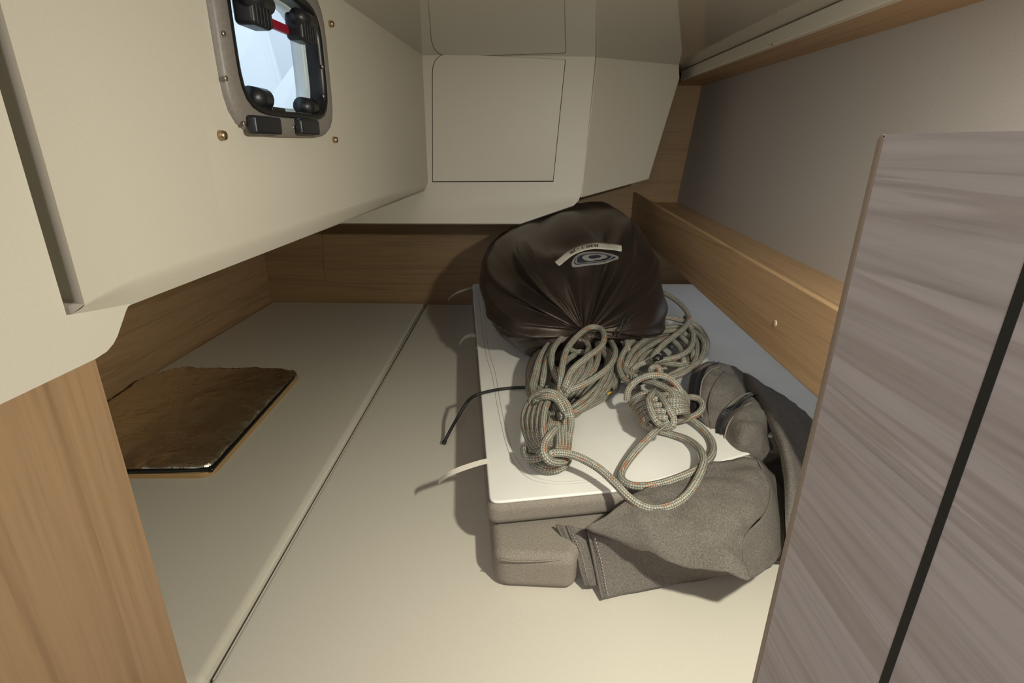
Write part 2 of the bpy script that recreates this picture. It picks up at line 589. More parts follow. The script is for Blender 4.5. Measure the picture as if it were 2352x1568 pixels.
# the wall is a lattice in (s, z) with the window cut as a rounded opening
def wall_left():
    v, f = [], []
    def V(p):
        v.append(p)
        return len(v) - 1
    zc = 0.492   # crease over the bottom chamfer
    sN, sL = -0.057, -0.062  # where the proud panel ends towards the door
    ring = []
    cx, cz = (w_l + w_r) / 2, (w_zb + w_zt) / 2
    hw, hh = (w_r - w_l) / 2, (w_zt - w_zb) / 2
    K = 48
    def rr(a, hw, hh, p=5.0):
        c, s = math.cos(a), math.sin(a)
        k = (abs(c / hw) ** p + abs(s / hh) ** p) ** (-1 / p)
        return cx + c * k, cz + s * k
    inner = [V(wl(*[rr(2 * math.pi * k / K, hw, hh)[0], OFF], rr(2 * math.pi * k / K, hw, hh)[1])) for k in range(K)]
    back = [V(wl(rr(2 * math.pi * k / K, hw, hh)[0], OFF - 0.03, rr(2 * math.pi * k / K, hw, hh)[1])) for k in range(K)]
    # rectangle around the window
    S0, S1, Z0, Z1 = w_l - 0.07, w_r + 0.07, w_zb - 0.07, ZHI
    Z1 = w_zt + 0.035
    outer = []
    for k in range(K):
        a = 2 * math.pi * k / K
        c, s = math.cos(a), math.sin(a)
        k1 = 1e9
        if c > 1e-6: k1 = min(k1, (S1 - cx) / c)
        if c < -1e-6: k1 = min(k1, (S0 - cx) / c)
        if s > 1e-6: k1 = min(k1, (Z1 - cz) / s)
        if s < -1e-6: k1 = min(k1, (Z0 - cz) / s)
        outer.append((cx + c * k1, cz + s * k1))
    oi = [V(wl(p[0], OFF, p[1])) for p in outer]
    for k in range(K):
        k2 = (k + 1) % K
        f.append([inner[k], oi[k], oi[k2], inner[k2]])
        f.append([back[k], inner[k], inner[k2], back[k2]])
    # corners of that rectangle
    for (sx, sz) in ((S0, Z0), (S1, Z0), (S1, Z1), (S0, Z1)):
        best = sorted(range(K), key=lambda k: (outer[k][0] - sx) ** 2 + (outer[k][1] - sz) ** 2)[:2]
        # fill the little corner triangle
        a, b = best
        c = V(wl(sx, OFF, sz))
        f.append([oi[a], c, oi[b]])
    def quad(a, b, c, d):
        f.append([V(wl(*a)), V(wl(*b)), V(wl(*c)), V(wl(*d))])
    def pan(s0, z0, s1, z1):
        quad((s0, OFF, z0), (s1, OFF, z0), (s1, OFF, z1), (s0, OFF, z1))
    low = [(-0.058, 0.4755), (-0.0225, 0.4700), (0.0082, 0.4660), (S0, 0.466), (S_END, 0.466)]
    cre = [(sN, 0.4835), (-0.0225, 0.4894), (0.0082, zc), (S0, zc), (S_END, zc)]
    f.append([V(wl(a, OFF, b)) for a, b in cre[:4]] + [V(wl(S0, OFF, ZHI)), V(wl(sN, OFF, ZHI))])
    pan(S0, zc, S1, Z0)
    pan(S0, Z1, S1, ZHI)
    pan(S1, zc, S_END, ZHI)
    # chamfer under the panel, its upper edge rounded
    fil = [(0.0, 0.0), (0.62, 0.52), (0.82, 0.72), (0.94, 0.87), (1.0, 1.0)]
    for k in range(4):
        for (na, ga), (nb, gb) in zip(fil, fil[1:]):
            q = []
            for (i, nn, gg) in ((k, na, ga), (k + 1, na, ga), (k + 1, nb, gb), (k, nb, gb)):
                q.append((low[i][0] + (cre[i][0] - low[i][0]) * gg, OFF * nn, low[i][1] + (cre[i][1] - low[i][1]) * gg))
            quad(*q)
    # underside return
    quad((0.0, -0.05, 0.466), (S_END, -0.05, 0.466), (S_END, 0.0, 0.466), (0.0, 0.0, 0.466))
    # undercut groove, made up to shade a dark streak (runs down to the chamfer)
    gN, gS, zg = -0.032, sN + 0.021, 0.4765
    quad((sN, OFF, 0.4835), (sN, OFF, ZHI), (gS, gN, ZHI), (gS, gN, 0.4835))
    quad((sL, 0, zg), (sL, gN, zg), (sL, gN, ZHI), (sL, 0, ZHI))
    quad((sL, gN, zg), (gS, gN, 0.4835), (gS, gN, ZHI), (sL, gN, ZHI))
    f.append([V(wl(sL, 0, zg)), V(wl(low[0][0], 0, low[0][1])), V(wl(sN, OFF, 0.4835)), V(wl(gS, gN, 0.4835)), V(wl(sL, gN, zg))])
    # near part with its stepped lower edge
    edge = [(-0.75, 0.435), (-0.048, 0.4355), (-0.036, 0.437), (-0.028, 0.4405), (-0.022, 0.445), (-0.006, 0.463), (-0.003, 0.4655), (0.0, 0.466)]
    f.append([V(wl(s, 0, z)) for s, z in edge] + [V(wl(0.0, 0, 0.4671)), V(wl(-0.0225, 0, 0.470)), V(wl(-0.058, 0, 0.4755)), V(wl(sL, 0, zg)), V(wl(-0.75, 0, zg))])
    quad((-0.75, 0, zg), (sL, 0, zg), (sL, 0, ZHI), (-0.75, 0, ZHI))
    # thickness of the lower edge
    for (a, za), (b, zb) in zip(edge, edge[1:]):
        quad((a, 0, za), (a, -0.02, za), (b, -0.02, zb), (b, 0, zb))
    me = mobj('wall_left', v, f, GEL, kind='structure')
    bm = bmesh.new()
    bm.from_mesh(me.data)
    bmesh.ops.remove_doubles(bm, verts=bm.verts, dist=0.0004)
    bm.normal_update()
    for fc in bm.faces:
        d = fc.normal.dot(NA)
        if d < -0.02 or (abs(d) <= 0.02 and fc.normal.z > 0.5):
            fc.normal_flip()
    bm.normal_update()
    for fc in bm.faces:
        fc.smooth = fc.normal.dot(NA) < 0.998
    bm.to_mesh(me.data)
    bm.free()
    me.data.set_sharp_from_angle(angle=math.radians(28))
    return me
WALL_L = wall_left()
WALL_L['label'] = 'cream moulded wall under the cockpit with the opening window'
for px, py in ((757, 55), (505, 311), (766, 321)):
    s, z = sA(px, py)
    rr_ = 0.0052 if px == 505 else 0.0048
    disc('fastener', wl(s, OFF, z), NA, rr_, 0.007, BRASS, WALL_L, label='bronze screw stud')

# ------------------------------------------------------------------ SETTING: the panel across the aft end (white) and its oblique return
YB = 1.6
def slab_xz(name, pts, thick, mat, parent=None, bevel=0.0, seg=3, **kw):
    return prism(name, pts, (0, thick, 0), mat, parent, bevel, seg, **kw)
zcr = 0.470
FL = 0.03
bx_r_top = aty(1366, 134, YB); bx_r_top.z = ZCEIL
bx_r_mid = aty(1338, 440, YB)
def wall_aft():
    v, f = [], []
    # outline of the panel, upper flat part then flange leaning towards the berth
    xl = -0.62
    low = 0.376
    P = [(-0.264, YB, ZCEIL + .05), (bx_r_top.x + 0.004, YB, ZCEIL + .05), (bx_r_mid.x, YB, zcr), (-0.264, YB, zcr)]
    yb = YB - FL
    c1 = aty(1195, 514, yb); c2 = aty(1318, 472, yb + 0.006); c3 = aty(1329, 461, yb + 0.01)
    Q = [(xl, YB, zcr), (bx_r_mid.x, YB, zcr), (c3.x, yb + 0.012, c3.z), (c2.x, yb + 0.008, c2.z), (c1.x, yb, low + 0.003), (xl, yb, low)]
    v = [Vector(p) for p in P] + [Vector(p) for p in Q[2:]] + [Vector((xl, YB, zcr))]
    f = [[0, 1, 2, 3], [8, 3, 2, 4, 5, 6, 7]]
    o = mobj('wall_aft', v, f, GEL, kind='structure')
    bm = bmesh.new(); bm.from_mesh(o.data)
    bmesh.ops.recalc_face_normals(bm, faces=bm.faces)
    for fc in bm.faces:
        if fc.normal.y > 0:
            fc.normal_flip()
    bm.to_mesh(o.data); bm.free()
    md = o.modifiers.new('solid', 'SOLIDIFY')
    md.thickness = 0.016
    md.offset = -1
    b = o.modifiers.new('bevel', 'BEVEL'); b.width = 0.006; b.segments = 4; b.limit_method = 'ANGLE'; b.angle_limit = math.radians(25)
    o.data.polygons.foreach_set('use_smooth', [True] * 2)
    o.modifiers.new('wn', 'WEIGHTED_NORMAL')
    return o
WALL_AFT = wall_aft()
WALL_AFT['label'] = 'cream panel across the aft end above the berth'
lid_px = [(995, 416), (994, 150), (1006, 124), (1297, 137), (1271, 415)]
def lidpt(px, py, dy):
    return aty(px, py, YB + dy)
lid = round_poly([lidpt(994.5, 416, 0), lidpt(994, 122, 0), lidpt(1298, 137, 0), lidpt(1270, 415, 0)], [0.0, 0.05, 0.006, 0.0], 8)
gap = [p.copy() for p in lid]
cen = sum(lid, Vector()) / len(lid)
gapo = [cen + (p - cen) * 1.009 for p in lid]
slab_xz('panel_joint', [Vector((p.x, YB + 0.0005, p.z)) for p in gapo], -0.002, DARK, WALL_AFT)
slab_xz('hatch_panel', [Vector((p.x, YB - 0.001, p.z)) for p in lid], -0.004, GEL, WALL_AFT, 0.0012, 2)
# oblique return panel
c_a = Vector((0.224, 1.612, 0)); c_dir = Vector((0.259, 0.135, 0)).normalized(); c_n = Vector((c_dir.y, -c_dir.x, 0))
cpts = [onp(1372, 128, c_a, c_n), onp(1558, 148, c_a, c_n), onp(1562, 180, c_a, c_n), onp(1491, 412, c_a, c_n), onp(1334, 455, c_a, c_n)]
cpts[0].z = ZCEIL + 0.02; cpts[1].z = ZCEIL + 0.02
prism('trim_1', cpts, -c_n * 0.02, GEL, bevel=0.004, kind='structure', label='oblique cream return panel beside the hull')
# dark underside of it
und = [cpts[4], cpts[3], cpts[3] + Vector((0.0, 0.2, 0.01)), cpts[4] + Vector((0.0, 0.2, 0.0))]

# ------------------------------------------------------------------ SETTING: wooden back bulkhead, hull side, lower left wall
YW = 2.036
WB = prism('wall_back', [(-1.02, YW, -0.1), (0.95, YW, -0.1), (0.95, YW, 0.86), (-0.25, YW, 0.86), (-0.25, YW, 0.5), (-1.02, YW, 0.5)], (0, 0.02, 0), OAKX, kind='structure', label='wooden bulkhead at the head of the berth')
acc = round_poly([aty(738, 470, YW), aty(746, 651, YW), aty(1330, 655, YW), aty(1330, 470, YW)], [0, 0.05, 0, 0], 8)
ctr = sum(acc, Vector()) / len(acc)
slab_xz('panel_joint', [Vector((p.x, YW - 0.0002, p.z)) for p in [ctr + (q - ctr) * 1.006 for q in acc]], -0.0015, DARK, WB)
slab_xz('access_panel', [Vector((p.x, YW - 0.001, p.z)) for p in acc], -0.003, OAKX, WB, 0.0008, 2)
lw0, lw1 = at(250, 915, 0), at(625, 692, 0)
dl = (lw1 - lw0).normalized(); nl = Vector((dl.y, -dl.x, 0))
prism('wall_left_lower', [lw0 - dl * 1.0 + Vector((0, 0, -.1)), lw1 + dl * 0.1 + Vector((0, 0, -.1)), lw1 + dl * .1 + Vector((0, 0, .5)), lw0 - dl * 1.0 + Vector((0, 0, .5))], -nl * 0.02, OAKY, kind='structure', label='wooden side under the cockpit')
# hull side above and below the shelf
hull = [(0.600, YW, 0.36), (0.600, 0.30, 0.335), (0.652, 0.30, 0.86), (0.652, YW, 0.86)]
prism('wall_right', hull, (0.02, 0, 0), HULL, kind='structure', label='grey lined hull side above the shelf')
prism('wall_right_lower', [(0.82, YW, -0.1), (0.78, 0.3, -0.1), (0.78, 0.3, 0.36), (0.82, YW, 0.36)], (0.02, 0, 0), HULL, kind='structure')

# ceiling, lip of the entrance, beam strip on the right
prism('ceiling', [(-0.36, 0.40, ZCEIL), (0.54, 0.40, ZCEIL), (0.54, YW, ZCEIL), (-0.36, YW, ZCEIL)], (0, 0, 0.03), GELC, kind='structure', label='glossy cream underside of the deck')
st = prism('trim_2', [(0.508, 0.40, 0.785), (0.528, 0.40, 0.785), (0.528, 1.86, 0.785), (0.528, 1.86, 0.785 - .0), (0.520, 1.86, 0.785)], (0, 0, 0.029), GEL, kind='structure', label='pale strip along the deck edge')
bev(st, 0.004, 3)
UB = prism('trim_3', [(0.521, 0.40, 0.788), (0.66, 0.40, 0.788), (0.66, YW, 0.788), (0.54, YW, 0.788)], (0, 0, 0.012), OAKY, kind='structure', label='wooden board under the side deck')
for px, py in ((1777, 100), (1650, 150)):
    disc('screw', at(px, py, 0.788), (0, 0, -1), 0.004, 0.0025, STEEL, UB, label='steel screw head')

# ------------------------------------------------------------------ SETTING: saloon shell behind the camera
box('floor', (-1.3, -2.0, -0.48), (1.5, 0.43, -0.45), OAKY, kind='structure')
box('wall_front', (-1.3, -2.02, -0.45), (1.5, -2.0, ZHI), OAKZ, kind='structure')
box('wall_right_saloon', (1.3, -2.0, -0.45), (1.32, 0.42, ZHI), GELM, kind='structure')
prism('wall_left_saloon', [(-0.36, -0.33, -0.45), (-1.3, -0.33, -0.45), (-1.3, -0.33, ZHI), (-0.36, -0.33, ZHI)], (0, 0.02, 0), GELM, kind='structure')
box('wall_left_far', (-1.32, -2.0, -0.45), (-1.3, -0.3, ZHI), GELM, kind='structure')
box('ceiling_saloon', (-1.3, -2.0, ZHI), (1.5, 0.41, ZHI + 0.03), GELM, kind='structure')
box('wall_entrance', (-0.33, 0.395, ZCEIL), (1.5, 0.41, ZHI), GELM, kind='structure')
box('wall_locker', (0.66, 0.36, -0.45), (1.5, 0.39, ZCEIL), OAKZ, kind='structure')
# wooden partition under the cockpit, foreground left
e0 = onp(221, 824, wl(0, -0.012, 0), NA)
e1 = onp(430, 1568, wl(0, -0.012, 0), NA)
sE = ((e0 - Vector((A0.x, A0.y, 0))).dot(DA) + (e1 - Vector((A0.x, A0.y, 0))).dot(DA)) / 2
pt = prism('wall_left_partition', [wl(-0.75, -0.012, -0.45), wl(sE, -0.012, -0.45), wl(sE, -0.012, 0.47), wl(-0.75, -0.012, 0.47)], -NA * 0.018, OAKZ, kind='structure', label='oak partition in the foreground under the cockpit moulding')
bev(pt, 0.001, 2)
# cockpit tub beyond the window
tub = box('cockpit_floor', (-1.35, -0.1, 0.50), (-0.46, 2.75, 0.53), WHITEOUT, kind='structure')
prism('cockpit_side', [(-1.30, -0.1, 0.53), (-1.30, 2.75, 0.53), (-1.42, 2.75, 1.25), (-1.42, -0.1, 1.25)], (-0.03, 0, 0), WHITEOUT, kind='structure')
prism('cockpit_end', [(-1.42, 2.70, 0.53), (-0.3, 2.70, 0.53), (-0.3, 2.75, 1.25), (-1.42, 2.75, 1.25)], (0, 0.03, 0), WHITEOUT, kind='structure')
def outside(name, pts, vec):
    prism(name, pts, vec, WHITEOUT, kind='structure')
outside('cockpit_locker', [aty(500, 40, 2.35), aty(597, 40, 2.35), aty(642, 192, 2.20), aty(655, 262, 2.10), aty(500, 250, 2.0)], (0, 0.03, 0.02))
outside('cockpit_coaming', [aty(708, 104, 2.05), aty(618, 230, 1.85), aty(640, 275, 1.75), aty(745, 275, 1.75)], (0, 0.03, 0.02))
prism('cockpit_front', [(-1.42, -0.1, 0.53), (-0.36, -0.1, 0.53), (-0.36, -0.1, 1.5), (-1.42, -0.1, 1.5)], (0, -0.03, 0), WHITEOUT, kind='structure')
prism('cockpit_sole_lining', [wl(-0.3, -0.035, 0.475), wl(1.18, -0.035, 0.475), Vector((-1.1, 1.62, 0.475)), Vector((-1.1, 0.14, 0.475))], (0, 0, 0.025), GEL, kind='structure')
prism('cockpit_aft_lining', [(-1.1, 1.6, 0.475), (-0.3, 1.6, 0.475), (-0.3, YW + .02, 0.475), (-1.1, YW + .02, 0.475)], (0, 0, 0.025), GEL, kind='structure')
box('cockpit_seat_back', (-0.27, 1.62, 0.5), (-0.24, 2.72, 1.2), WHITEOUT, kind='structure')
box('deck', (-0.26, 1.62, 0.83), (1.5, 2.2, 0.86), WHITEOUT, kind='structure')
box('deck_side', (0.50, 0.41, 0.84), (1.5, 1.7, 0.87), WHITEOUT, kind='structure')

# ------------------------------------------------------------------ WINDOW
def build_window():
    c = wl((w_l + w_r) / 2, OFF, (w_zb + w_zt) / 2)
    root = bpy.data.objects.new('window_1', None)
    COL.objects.link(root)
    root.location = c
    BASE[root] = c
    root['kind'] = 'structure'
    root['label'] = 'small opening window with a grey alloy frame in the cream wall'
    cx, cz = (w_l + w_r) / 2, (w_zb + w_zt) / 2
    def rr(a, hw, hh, p=5.0):
        co, s = math.cos(a), math.sin(a)
        k = (abs(co / hw) ** p + abs(s / hh) ** p) ** (-1 / p)
        return cx + co * k, cz + s * k
    hw, hh = (w_r - w_l) / 2, (w_zt - w_zb) / 2
    K = 64
    def ring(name, prof, mat):
        v, f = [], []
        for (grow, n) in prof:
            for k in range(K):
                s, z = rr(2 * math.pi * k / K, hw + grow, hh + grow)
                v.append(wl(s, n, z))
        R = len(prof)
        for i in range(R - 1):
            for k in range(K):
                k2 = (k + 1) % K
                f.append([i * K + k, i * K + k2, (i + 1) * K + k2, (i + 1) * K + k])
        return mobj(name, v, f, mat, root, smooth=True)
    O = OFF
    fr = ring('window_frame', [(0.031, O - 0.001), (0.031, O + 0.004), (0.028, O + 0.0075), (0.021, O + 0.009), (0.010, O + 0.010), (0.0075, O + 0.009), (0.007, O + 0.004), (0.007, O - 0.03)], FRAMEM)
    ring('seal', [(0.0085, O + 0.0085), (0.006, O + 0.010), (0.001, O + 0.009), (-0.001, O + 0.003), (-0.001, O - 0.008), (-0.0015, O - 0.014)], RUBBER)
    ring('outer_reveal', [(-0.0012, O - 0.013), (-0.006, O - 0.015), (-0.007, O - 0.020), (-0.003, O - 0.034), (0.05, O - 0.035)], WHITEOUT)
    v = [wl(*(lambda q: (q[0], O - 0.014, q[1]))(rr(2 * math.pi * k / K, hw, hh))) for k in range(K)]
    v += [wl(*(lambda q: (q[0], O - 0.010, q[1]))(rr(2 * math.pi * k / K, hw, hh))) for k in range(K)]
    f = [list(range(K))[::-1], [K + k for k in range(K)]] + [[k, (k + 1) % K, K + (k + 1) % K, K + k] for k in range(K)]
    mobj('glass_pane', v, f, GLASS, root, label='clear window pane')
    # screws on the frame
    for px, py in ((515, 77), (520, 180), (562, 284), (675, 292), (741, 153), (744, 221), (660, 36)):
        s, z = sA(px, py, O + 0.010)
        disc('screw', wl(s, O + 0.0095, z), NA, 0.0028, 0.0014, STEEL, fr, seg=10)
    # upper latches: a bracket on the frame and a ribbed black knob
    def oriented_box(name, c, hs, hn, hz, mat, par, bevel=0.0015, tilt=0.0):
        v = []
        for a in (-1, 1):
            for b in (-1, 1):
                for d in (-1, 1):
                    q = Vector((a * hs, b * hn, d * hz))
                    q = Matrix.Rotation(tilt, 3, 'X') @ q
                    v.append(Vector(c) + DA * q.x + NA * q.y + Vector((0, 0, q.z)))
        f = [[0, 1, 3, 2], [4, 6, 7, 5], [0, 4, 5, 1], [2, 3, 7, 6], [0, 2, 6, 4], [1, 5, 7, 3]]
        o = mobj(name, v, f, mat, par)
        bev(o, bevel, 3)
        return o
    for px, py, sc in ((588, 26, 1.0), (697, 66, 0.95)):
        s, z = sA(px, py, O + 0.022)
        cpos = wl(s, O + 0.018, z)
        lt = oriented_box('latch', cpos, 0.021 * sc, 0.012, 0.016, BLACK, root, 0.005)
        lt['label'] = 'black ribbed latch at the top of the frame'
        for k in range(5):
            oriented_box('rib', wl(s + (k - 2) * 0.0075, O + 0.0300, z - 0.004), 0.0016, 0.0012, 0.010, BLACK, lt, 0.0006)
        tube('latch_barrel', [wl(s - 0.024 * sc, O + 0.024, z + 0.010), wl(s + 0.024 * sc, O + 0.024, z + 0.010)], 0.0095, BLACK, root, 14)
    sA0, zA0 = sA(612, 62, O + 0.01); sA1, zA1 = sA(664, 80, O + 0.01)
    oriented_box('red_strip', wl((sA0 + sA1) / 2, O + 0.008, (zA0 + zA1) / 2 + .006), 0.035, 0.003, 0.005, REDT, root, 0.001)
    # hinges along the bottom: foot on the frame, post, barrel and a small lever
    for px, py, bxp, byp, sc in ((609, 288, 591, 226, 1.0), (706, 292, 704, 246, 0.95)):
        s, z = sA(px, py, O + 0.014)
        ft = oriented_box('hinge_foot', wl(s, O + 0.014, z), 0.031 * sc, 0.006, 0.010, BLACK, root, 0.0035)
        ft['label'] = 'black hinge block on the lower frame'
        s2, z2 = sA(bxp, byp, O - 0.004)
        ps = oriented_box('hinge_post', wl(s2 + 0.003, O - 0.002, (z + z2) / 2 + 0.004), 0.0095, 0.006, (z2 - z) / 2 + 0.002, BLACK, root, 0.003)
        tube('hinge_barrel', [wl(s2 - 0.017 * sc, O - 0.004, z2), wl(s2 + 0.017 * sc, O - 0.004, z2)], 0.0125, BLACK, root, 16)
        sg = 1 if px < 650 else -1
        oriented_box('hinge_lever', wl(s2 + sg * 0.028, O - 0.002, z2 - 0.012), 0.017, 0.010, 0.0025, BLACK, root, 0.001, 0.15)
    return root
build_window()

# ------------------------------------------------------------------ SETTING: door in the right foreground
XD = 0.11
def door():
    yf = 0.1705
    ztop = atx(2010, 308, XD).z
    yg = atx(2030, 1568, XD).y
    d = box('door_1', (XD, yg + 0.0012, -0.45), (XD + 0.018, yf, ztop), DOORW, kind='structure', label='open wooden door leaf in the right foreground')
    d2 = box('door_2', (XD, -0.10, -0.45), (XD + 0.018, yg - 0.0012, ztop), DOORW, kind='structure', label='nearer wooden leaf beyond the dark slot at the right edge')
    gk = box('trim_4', (XD - 0.0002, yg - 0.0014, -0.45), (XD + 0.016, yg + 0.0014, ztop - 0.002), plain('gap_shade_black', (0.012, 0.014, 0.013), 0.6), kind='structure', label='flush black strip standing in for the dark gap between the two door leaves')  # solid black fill, the gap's shade put in as colour
    # solid edge strip of the leaf
    prism('joint', [(XD + 0.0008, yf - 0.002, -0.45), (XD + 0.0008, yf + 0.002, -0.45), (XD + 0.016, yf + 0.002, -0.45), (XD + 0.016, yf - 0.002, -0.45)], (0, 0, ztop + 0.4495), DARK, d)
    eb = prism('edge_strip', [(XD + 0.0002, yf + 0.0006, -0.45), (XD + 0.0018, yf + 0.0066, -0.45), (XD + 0.018, yf + 0.0066, -0.45), (XD + 0.018, yf + 0.0008, -0.45)], (0, 0, ztop + 0.45), DOOREDGE, d, label='solid wooden edge strip')
    bev(eb, 0.0015, 3)
    return d
door()

# ------------------------------------------------------------------ SETTING: shelf along the hull
FB = prism('trim_5', [(0.44, YW, 0.300), (0.44, 0.30, 0.246), (0.44, 0.30, 0.379), (0.44, YW, 0.433)], (0.010, 0, 0), OAKY, kind='structure', label='oak fiddle board of the side shelf')
bev(FB, 0.0025, 3)
prism('trim_6', [(0.450, YW, 0.385), (0.450, 0.30, 0.335), (0.61, 0.30, 0.335), (0.61, YW, 0.385)], (0, 0, 0.012), OAKY, kind='structure', label='oak shelf along the hull')
disc('plug', atx(1781, 742, 0.44), (-1, 0, 0), 0.0055, 0.0015, plain('pale_plug', (0.62, 0.5, 0.36), 0.5), FB, label='pale wooden plug')

# ------------------------------------------------------------------ BERTH
box('berth_base', (-0.985, 0.447, -0.45), (0.775, YW - 0.002, -0.085), OAKX, kind='structure')
def rounded_pad(name, poly, z0, z1, r, mat, parent=None, seg=5, **kw):
    o = prism(name, [(p[0], p[1], z0) for p in poly], (0, 0, z1 - z0), mat, parent, **kw)
    bev(o, r, seg, 40)
    return o
seamF, seamN = at(978, 698, 0), at(475, 1568, 0)
ds = (seamF - seamN).normalized()
g = 0.0025
sn = seamN - ds * 0.006
sf = Vector((seamF.x, YW - 0.006, 0))
lp = [(lw0 - dl * 0.735).to_2d() + nl.to_2d() * 0.006, sn.to_2d() - Vector((g, 0)), sf.to_2d() - Vector((g, 0)), (lw1 - dl * 0.01).to_2d() + nl.to_2d() * 0.006]
lp[0].y = sn.y
lc = sum(lp, Vector((0, 0))) / 4
CL = empty('berth_cushion', (lc.x, lc.y, -0.085), 'beige vinyl berth cushion under the foil board, left of the seam', 'cushion', 'berth cushions')
rounded_pad('pad', lp, -0.085, 0.004, 0.014, VINYL, CL)
tube('piping', [(lp[1].x - .0045, lp[1].y + 0.012, -0.0035), (lp[2].x - .0045, lp[2].y - 0.012, -0.0035)], 0.0028, VINYL, CL, 8)
cp = [Vector((sn.x + g, sn.y)), Vector((0.765, sn.y)), Vector((0.765, YW - 0.006)), Vector((sf.x + g, YW - 0.006))]
cc = sum(cp, Vector((0, 0))) / 4
CR = empty('berth_cushion', (cc.x, cc.y, -0.085), 'wide beige vinyl berth cushion under the cushion stack and sail bag', 'cushion', 'berth cushions')
rounded_pad('pad', cp, -0.085, 0.0, 0.008, VINYL, CR)
tube('piping', [(cp[0].x + .0025, cp[0].y + 0.012, -0.004), (cp[3].x + .0025, cp[3].y - 0.012, -0.004)], 0.0025, VINYL, CR, 8)

# ------------------------------------------------------------------ FOIL-FACED BOARD on the left cushion
def foil_board():
    z0 = 0.004
    poly = [at(486, 1094, 0.008), at(688, 864, 0.010), at(640, 855, 0.010), at(400, 856, 0.010), at(322, 884, 0.010), Vector((-0.935, 1.10, 0)), Vector((-0.935, 0.86, 0)), ]
    y = at(290, 1098, 0.008).y
    poly[6] = Vector((-0.935, y, 0))
    poly = [Vector((p.x, p.y, z0)) for p in poly]
    poly[4].x = max(poly[4].x, -0.945)
    rp = round_poly(poly, [0.03, 0.012, 0.05, 0.02, 0.03, 0.0, 0.0], 6)
    c = sum(poly, Vector()) / len(poly)
    root = empty('foil_board', (c.x, c.y, z0), 'plywood board faced with crinkled silver foil lying on the left cushion', 'board')
    b = prism('plywood', rp, (0, 0, 0.010), PLY, root, bevel=0.0015, seg=2)
    # foil skin: radial grid from the centre, wrapped over the edge with wrinkles
    n = len(rp) * 6
    ring = []
    per = []
    for i in range(len(rp)):
        a, bb = rp[i], rp[(i + 1) % len(rp)]
        k = max(2, int((bb - a).length / 0.006))
        for j in range(k):
            per.append(a.lerp(bb, j / k))
    v, f = [], []
    levels = [1.0, 0.995, 0.985, 0.97, 0.95, 0.92, 0.88, 0.82, 0.74, 0.64, 0.52, 0.38, 0.22, 0.08]
    n = len(per)
    for li, lv in enumerate(levels):
        for p in per:
            q = c + (p - c) * (lv * 0.993)
            edge = max(0.0, 1 - (1 - lv) / 0.14)
            zz = z0 + 0.0105 + (0.013 if li >= 2 else (0.0 if li == 0 else 0.010))
            wv = noise.fractal(Vector((q.x * 26, q.y * 26, 1.3)), 1.0, 2.1, 4)
            w2 = abs(noise.noise(Vector((q.x * 90, q.y * 60, 4.1))))
            zz += wv * (0.0010 + 0.0045 * edge * (li > 1)) + (w2 * 0.004 + 0.005 * abs(noise.noise(Vector((q.x * 55, q.y * 170, 7.7))))) * edge * (li > 1)
            zz -= 0.004 * edge ** 3 * (li > 1)
            v.append(Vector((q.x, q.y, zz)))
    for li in range(len(levels) - 1):
        for k in range(n):
            k2 = (k + 1) % n
            f.append([li * n + k, li * n + k2, (li + 1) * n + k2, (li + 1) * n + k])
    f.append([(len(levels) - 1) * n + k for k in range(n)])
    o = mobj('foil_sheet', v, f, FOIL, root, smooth=True, label='silver foil face with creased edges')
    # dark tape band along the visible edges
    band = [p for p in catmull([Vector((poly[6].x + 0.2, poly[6].y + 0.004, z0 + 0.0155)), Vector((poly[0].x - 0.03, poly[0].y + 0.004, z0 + 0.0155)), Vector((poly[0].x - 0.004, poly[0].y + 0.012, z0 + 0.0155)), Vector((poly[0].x - 0.002, poly[0].y + 0.04, z0 + 0.0155)), Vector((poly[1].x - 0.004, poly[1].y - 0.03, z0 + 0.0155))], 8)]
    tube('edge_tape', band, 0.0045, plain('dark_foil_edge', (0.05, 0.05, 0.05), 0.28, 0.9), root, 8)
foil_board()

# ------------------------------------------------------------------ CUSHION STACK
ZL0, ZL1, ZU0, ZU1 = 0.0, 0.060, 0.063, 0.106
ZR = 0.166   # rope and canvas heights below were taken off a trial height of the stack; lower() brings them down
def cushion(name, poly, z0, z1, r, label, top_white):
    c = sum(poly, Vector()) / len(poly)
    root = empty(name, (c.x, c.y, z0), label, 'cushion', 'loose cushions in the stack')
    b = rounded_pad('cushion_body', [p.to_2d() for p in poly], z0, z1 - (0.003 if top_white else 0), r, SIDEF, root, 6)
    return root, c
up_poly = [at(1119, 1158, ZU1), at(1432, 1128, ZU1), at(1500, 1108, ZU1), at(1735, 1040, ZU1), Vector((0.46, 0.85, 0)), Vector((0.56, 0.84, 0)), Vector((0.74, 0.86, 0)), Vector((0.74, 1.97, 0)), at(1082, 650, ZU1)]
up_poly = [Vector((p.x, p.y, 0)) for p in up_poly]
upr = round_poly(up_poly, [0.022, 0.03, 0.05, 0.006, 0.02, 0.03, 0.05, 0.06, 0.03], 6)
UPC, uc = cushion('stacked_cushion', upr, ZU0, ZU1, 0.014, 'upper loose cushion, white mesh underside up, grey fabric sides, beneath the coiled ropes', True)
# white mesh face
def inset(poly, d):
    n = len(poly)
    out = []
    for i, p in enumerate(poly):
        t = (poly[(i + 1) % n] - poly[i - 1]).normalized()
        out.append(p + Vector((-t.y, t.x, 0)) * d)
    return out
wp = inset(upr, 0.004)
o = prism('mesh_face', [Vector((p.x, p.y, ZU1 - 0.0055)) for p in wp], (0, 0, 0.0055), WHITEM, UPC, label='white mesh cloth face')
bev(o, 0.004, 4, 40)
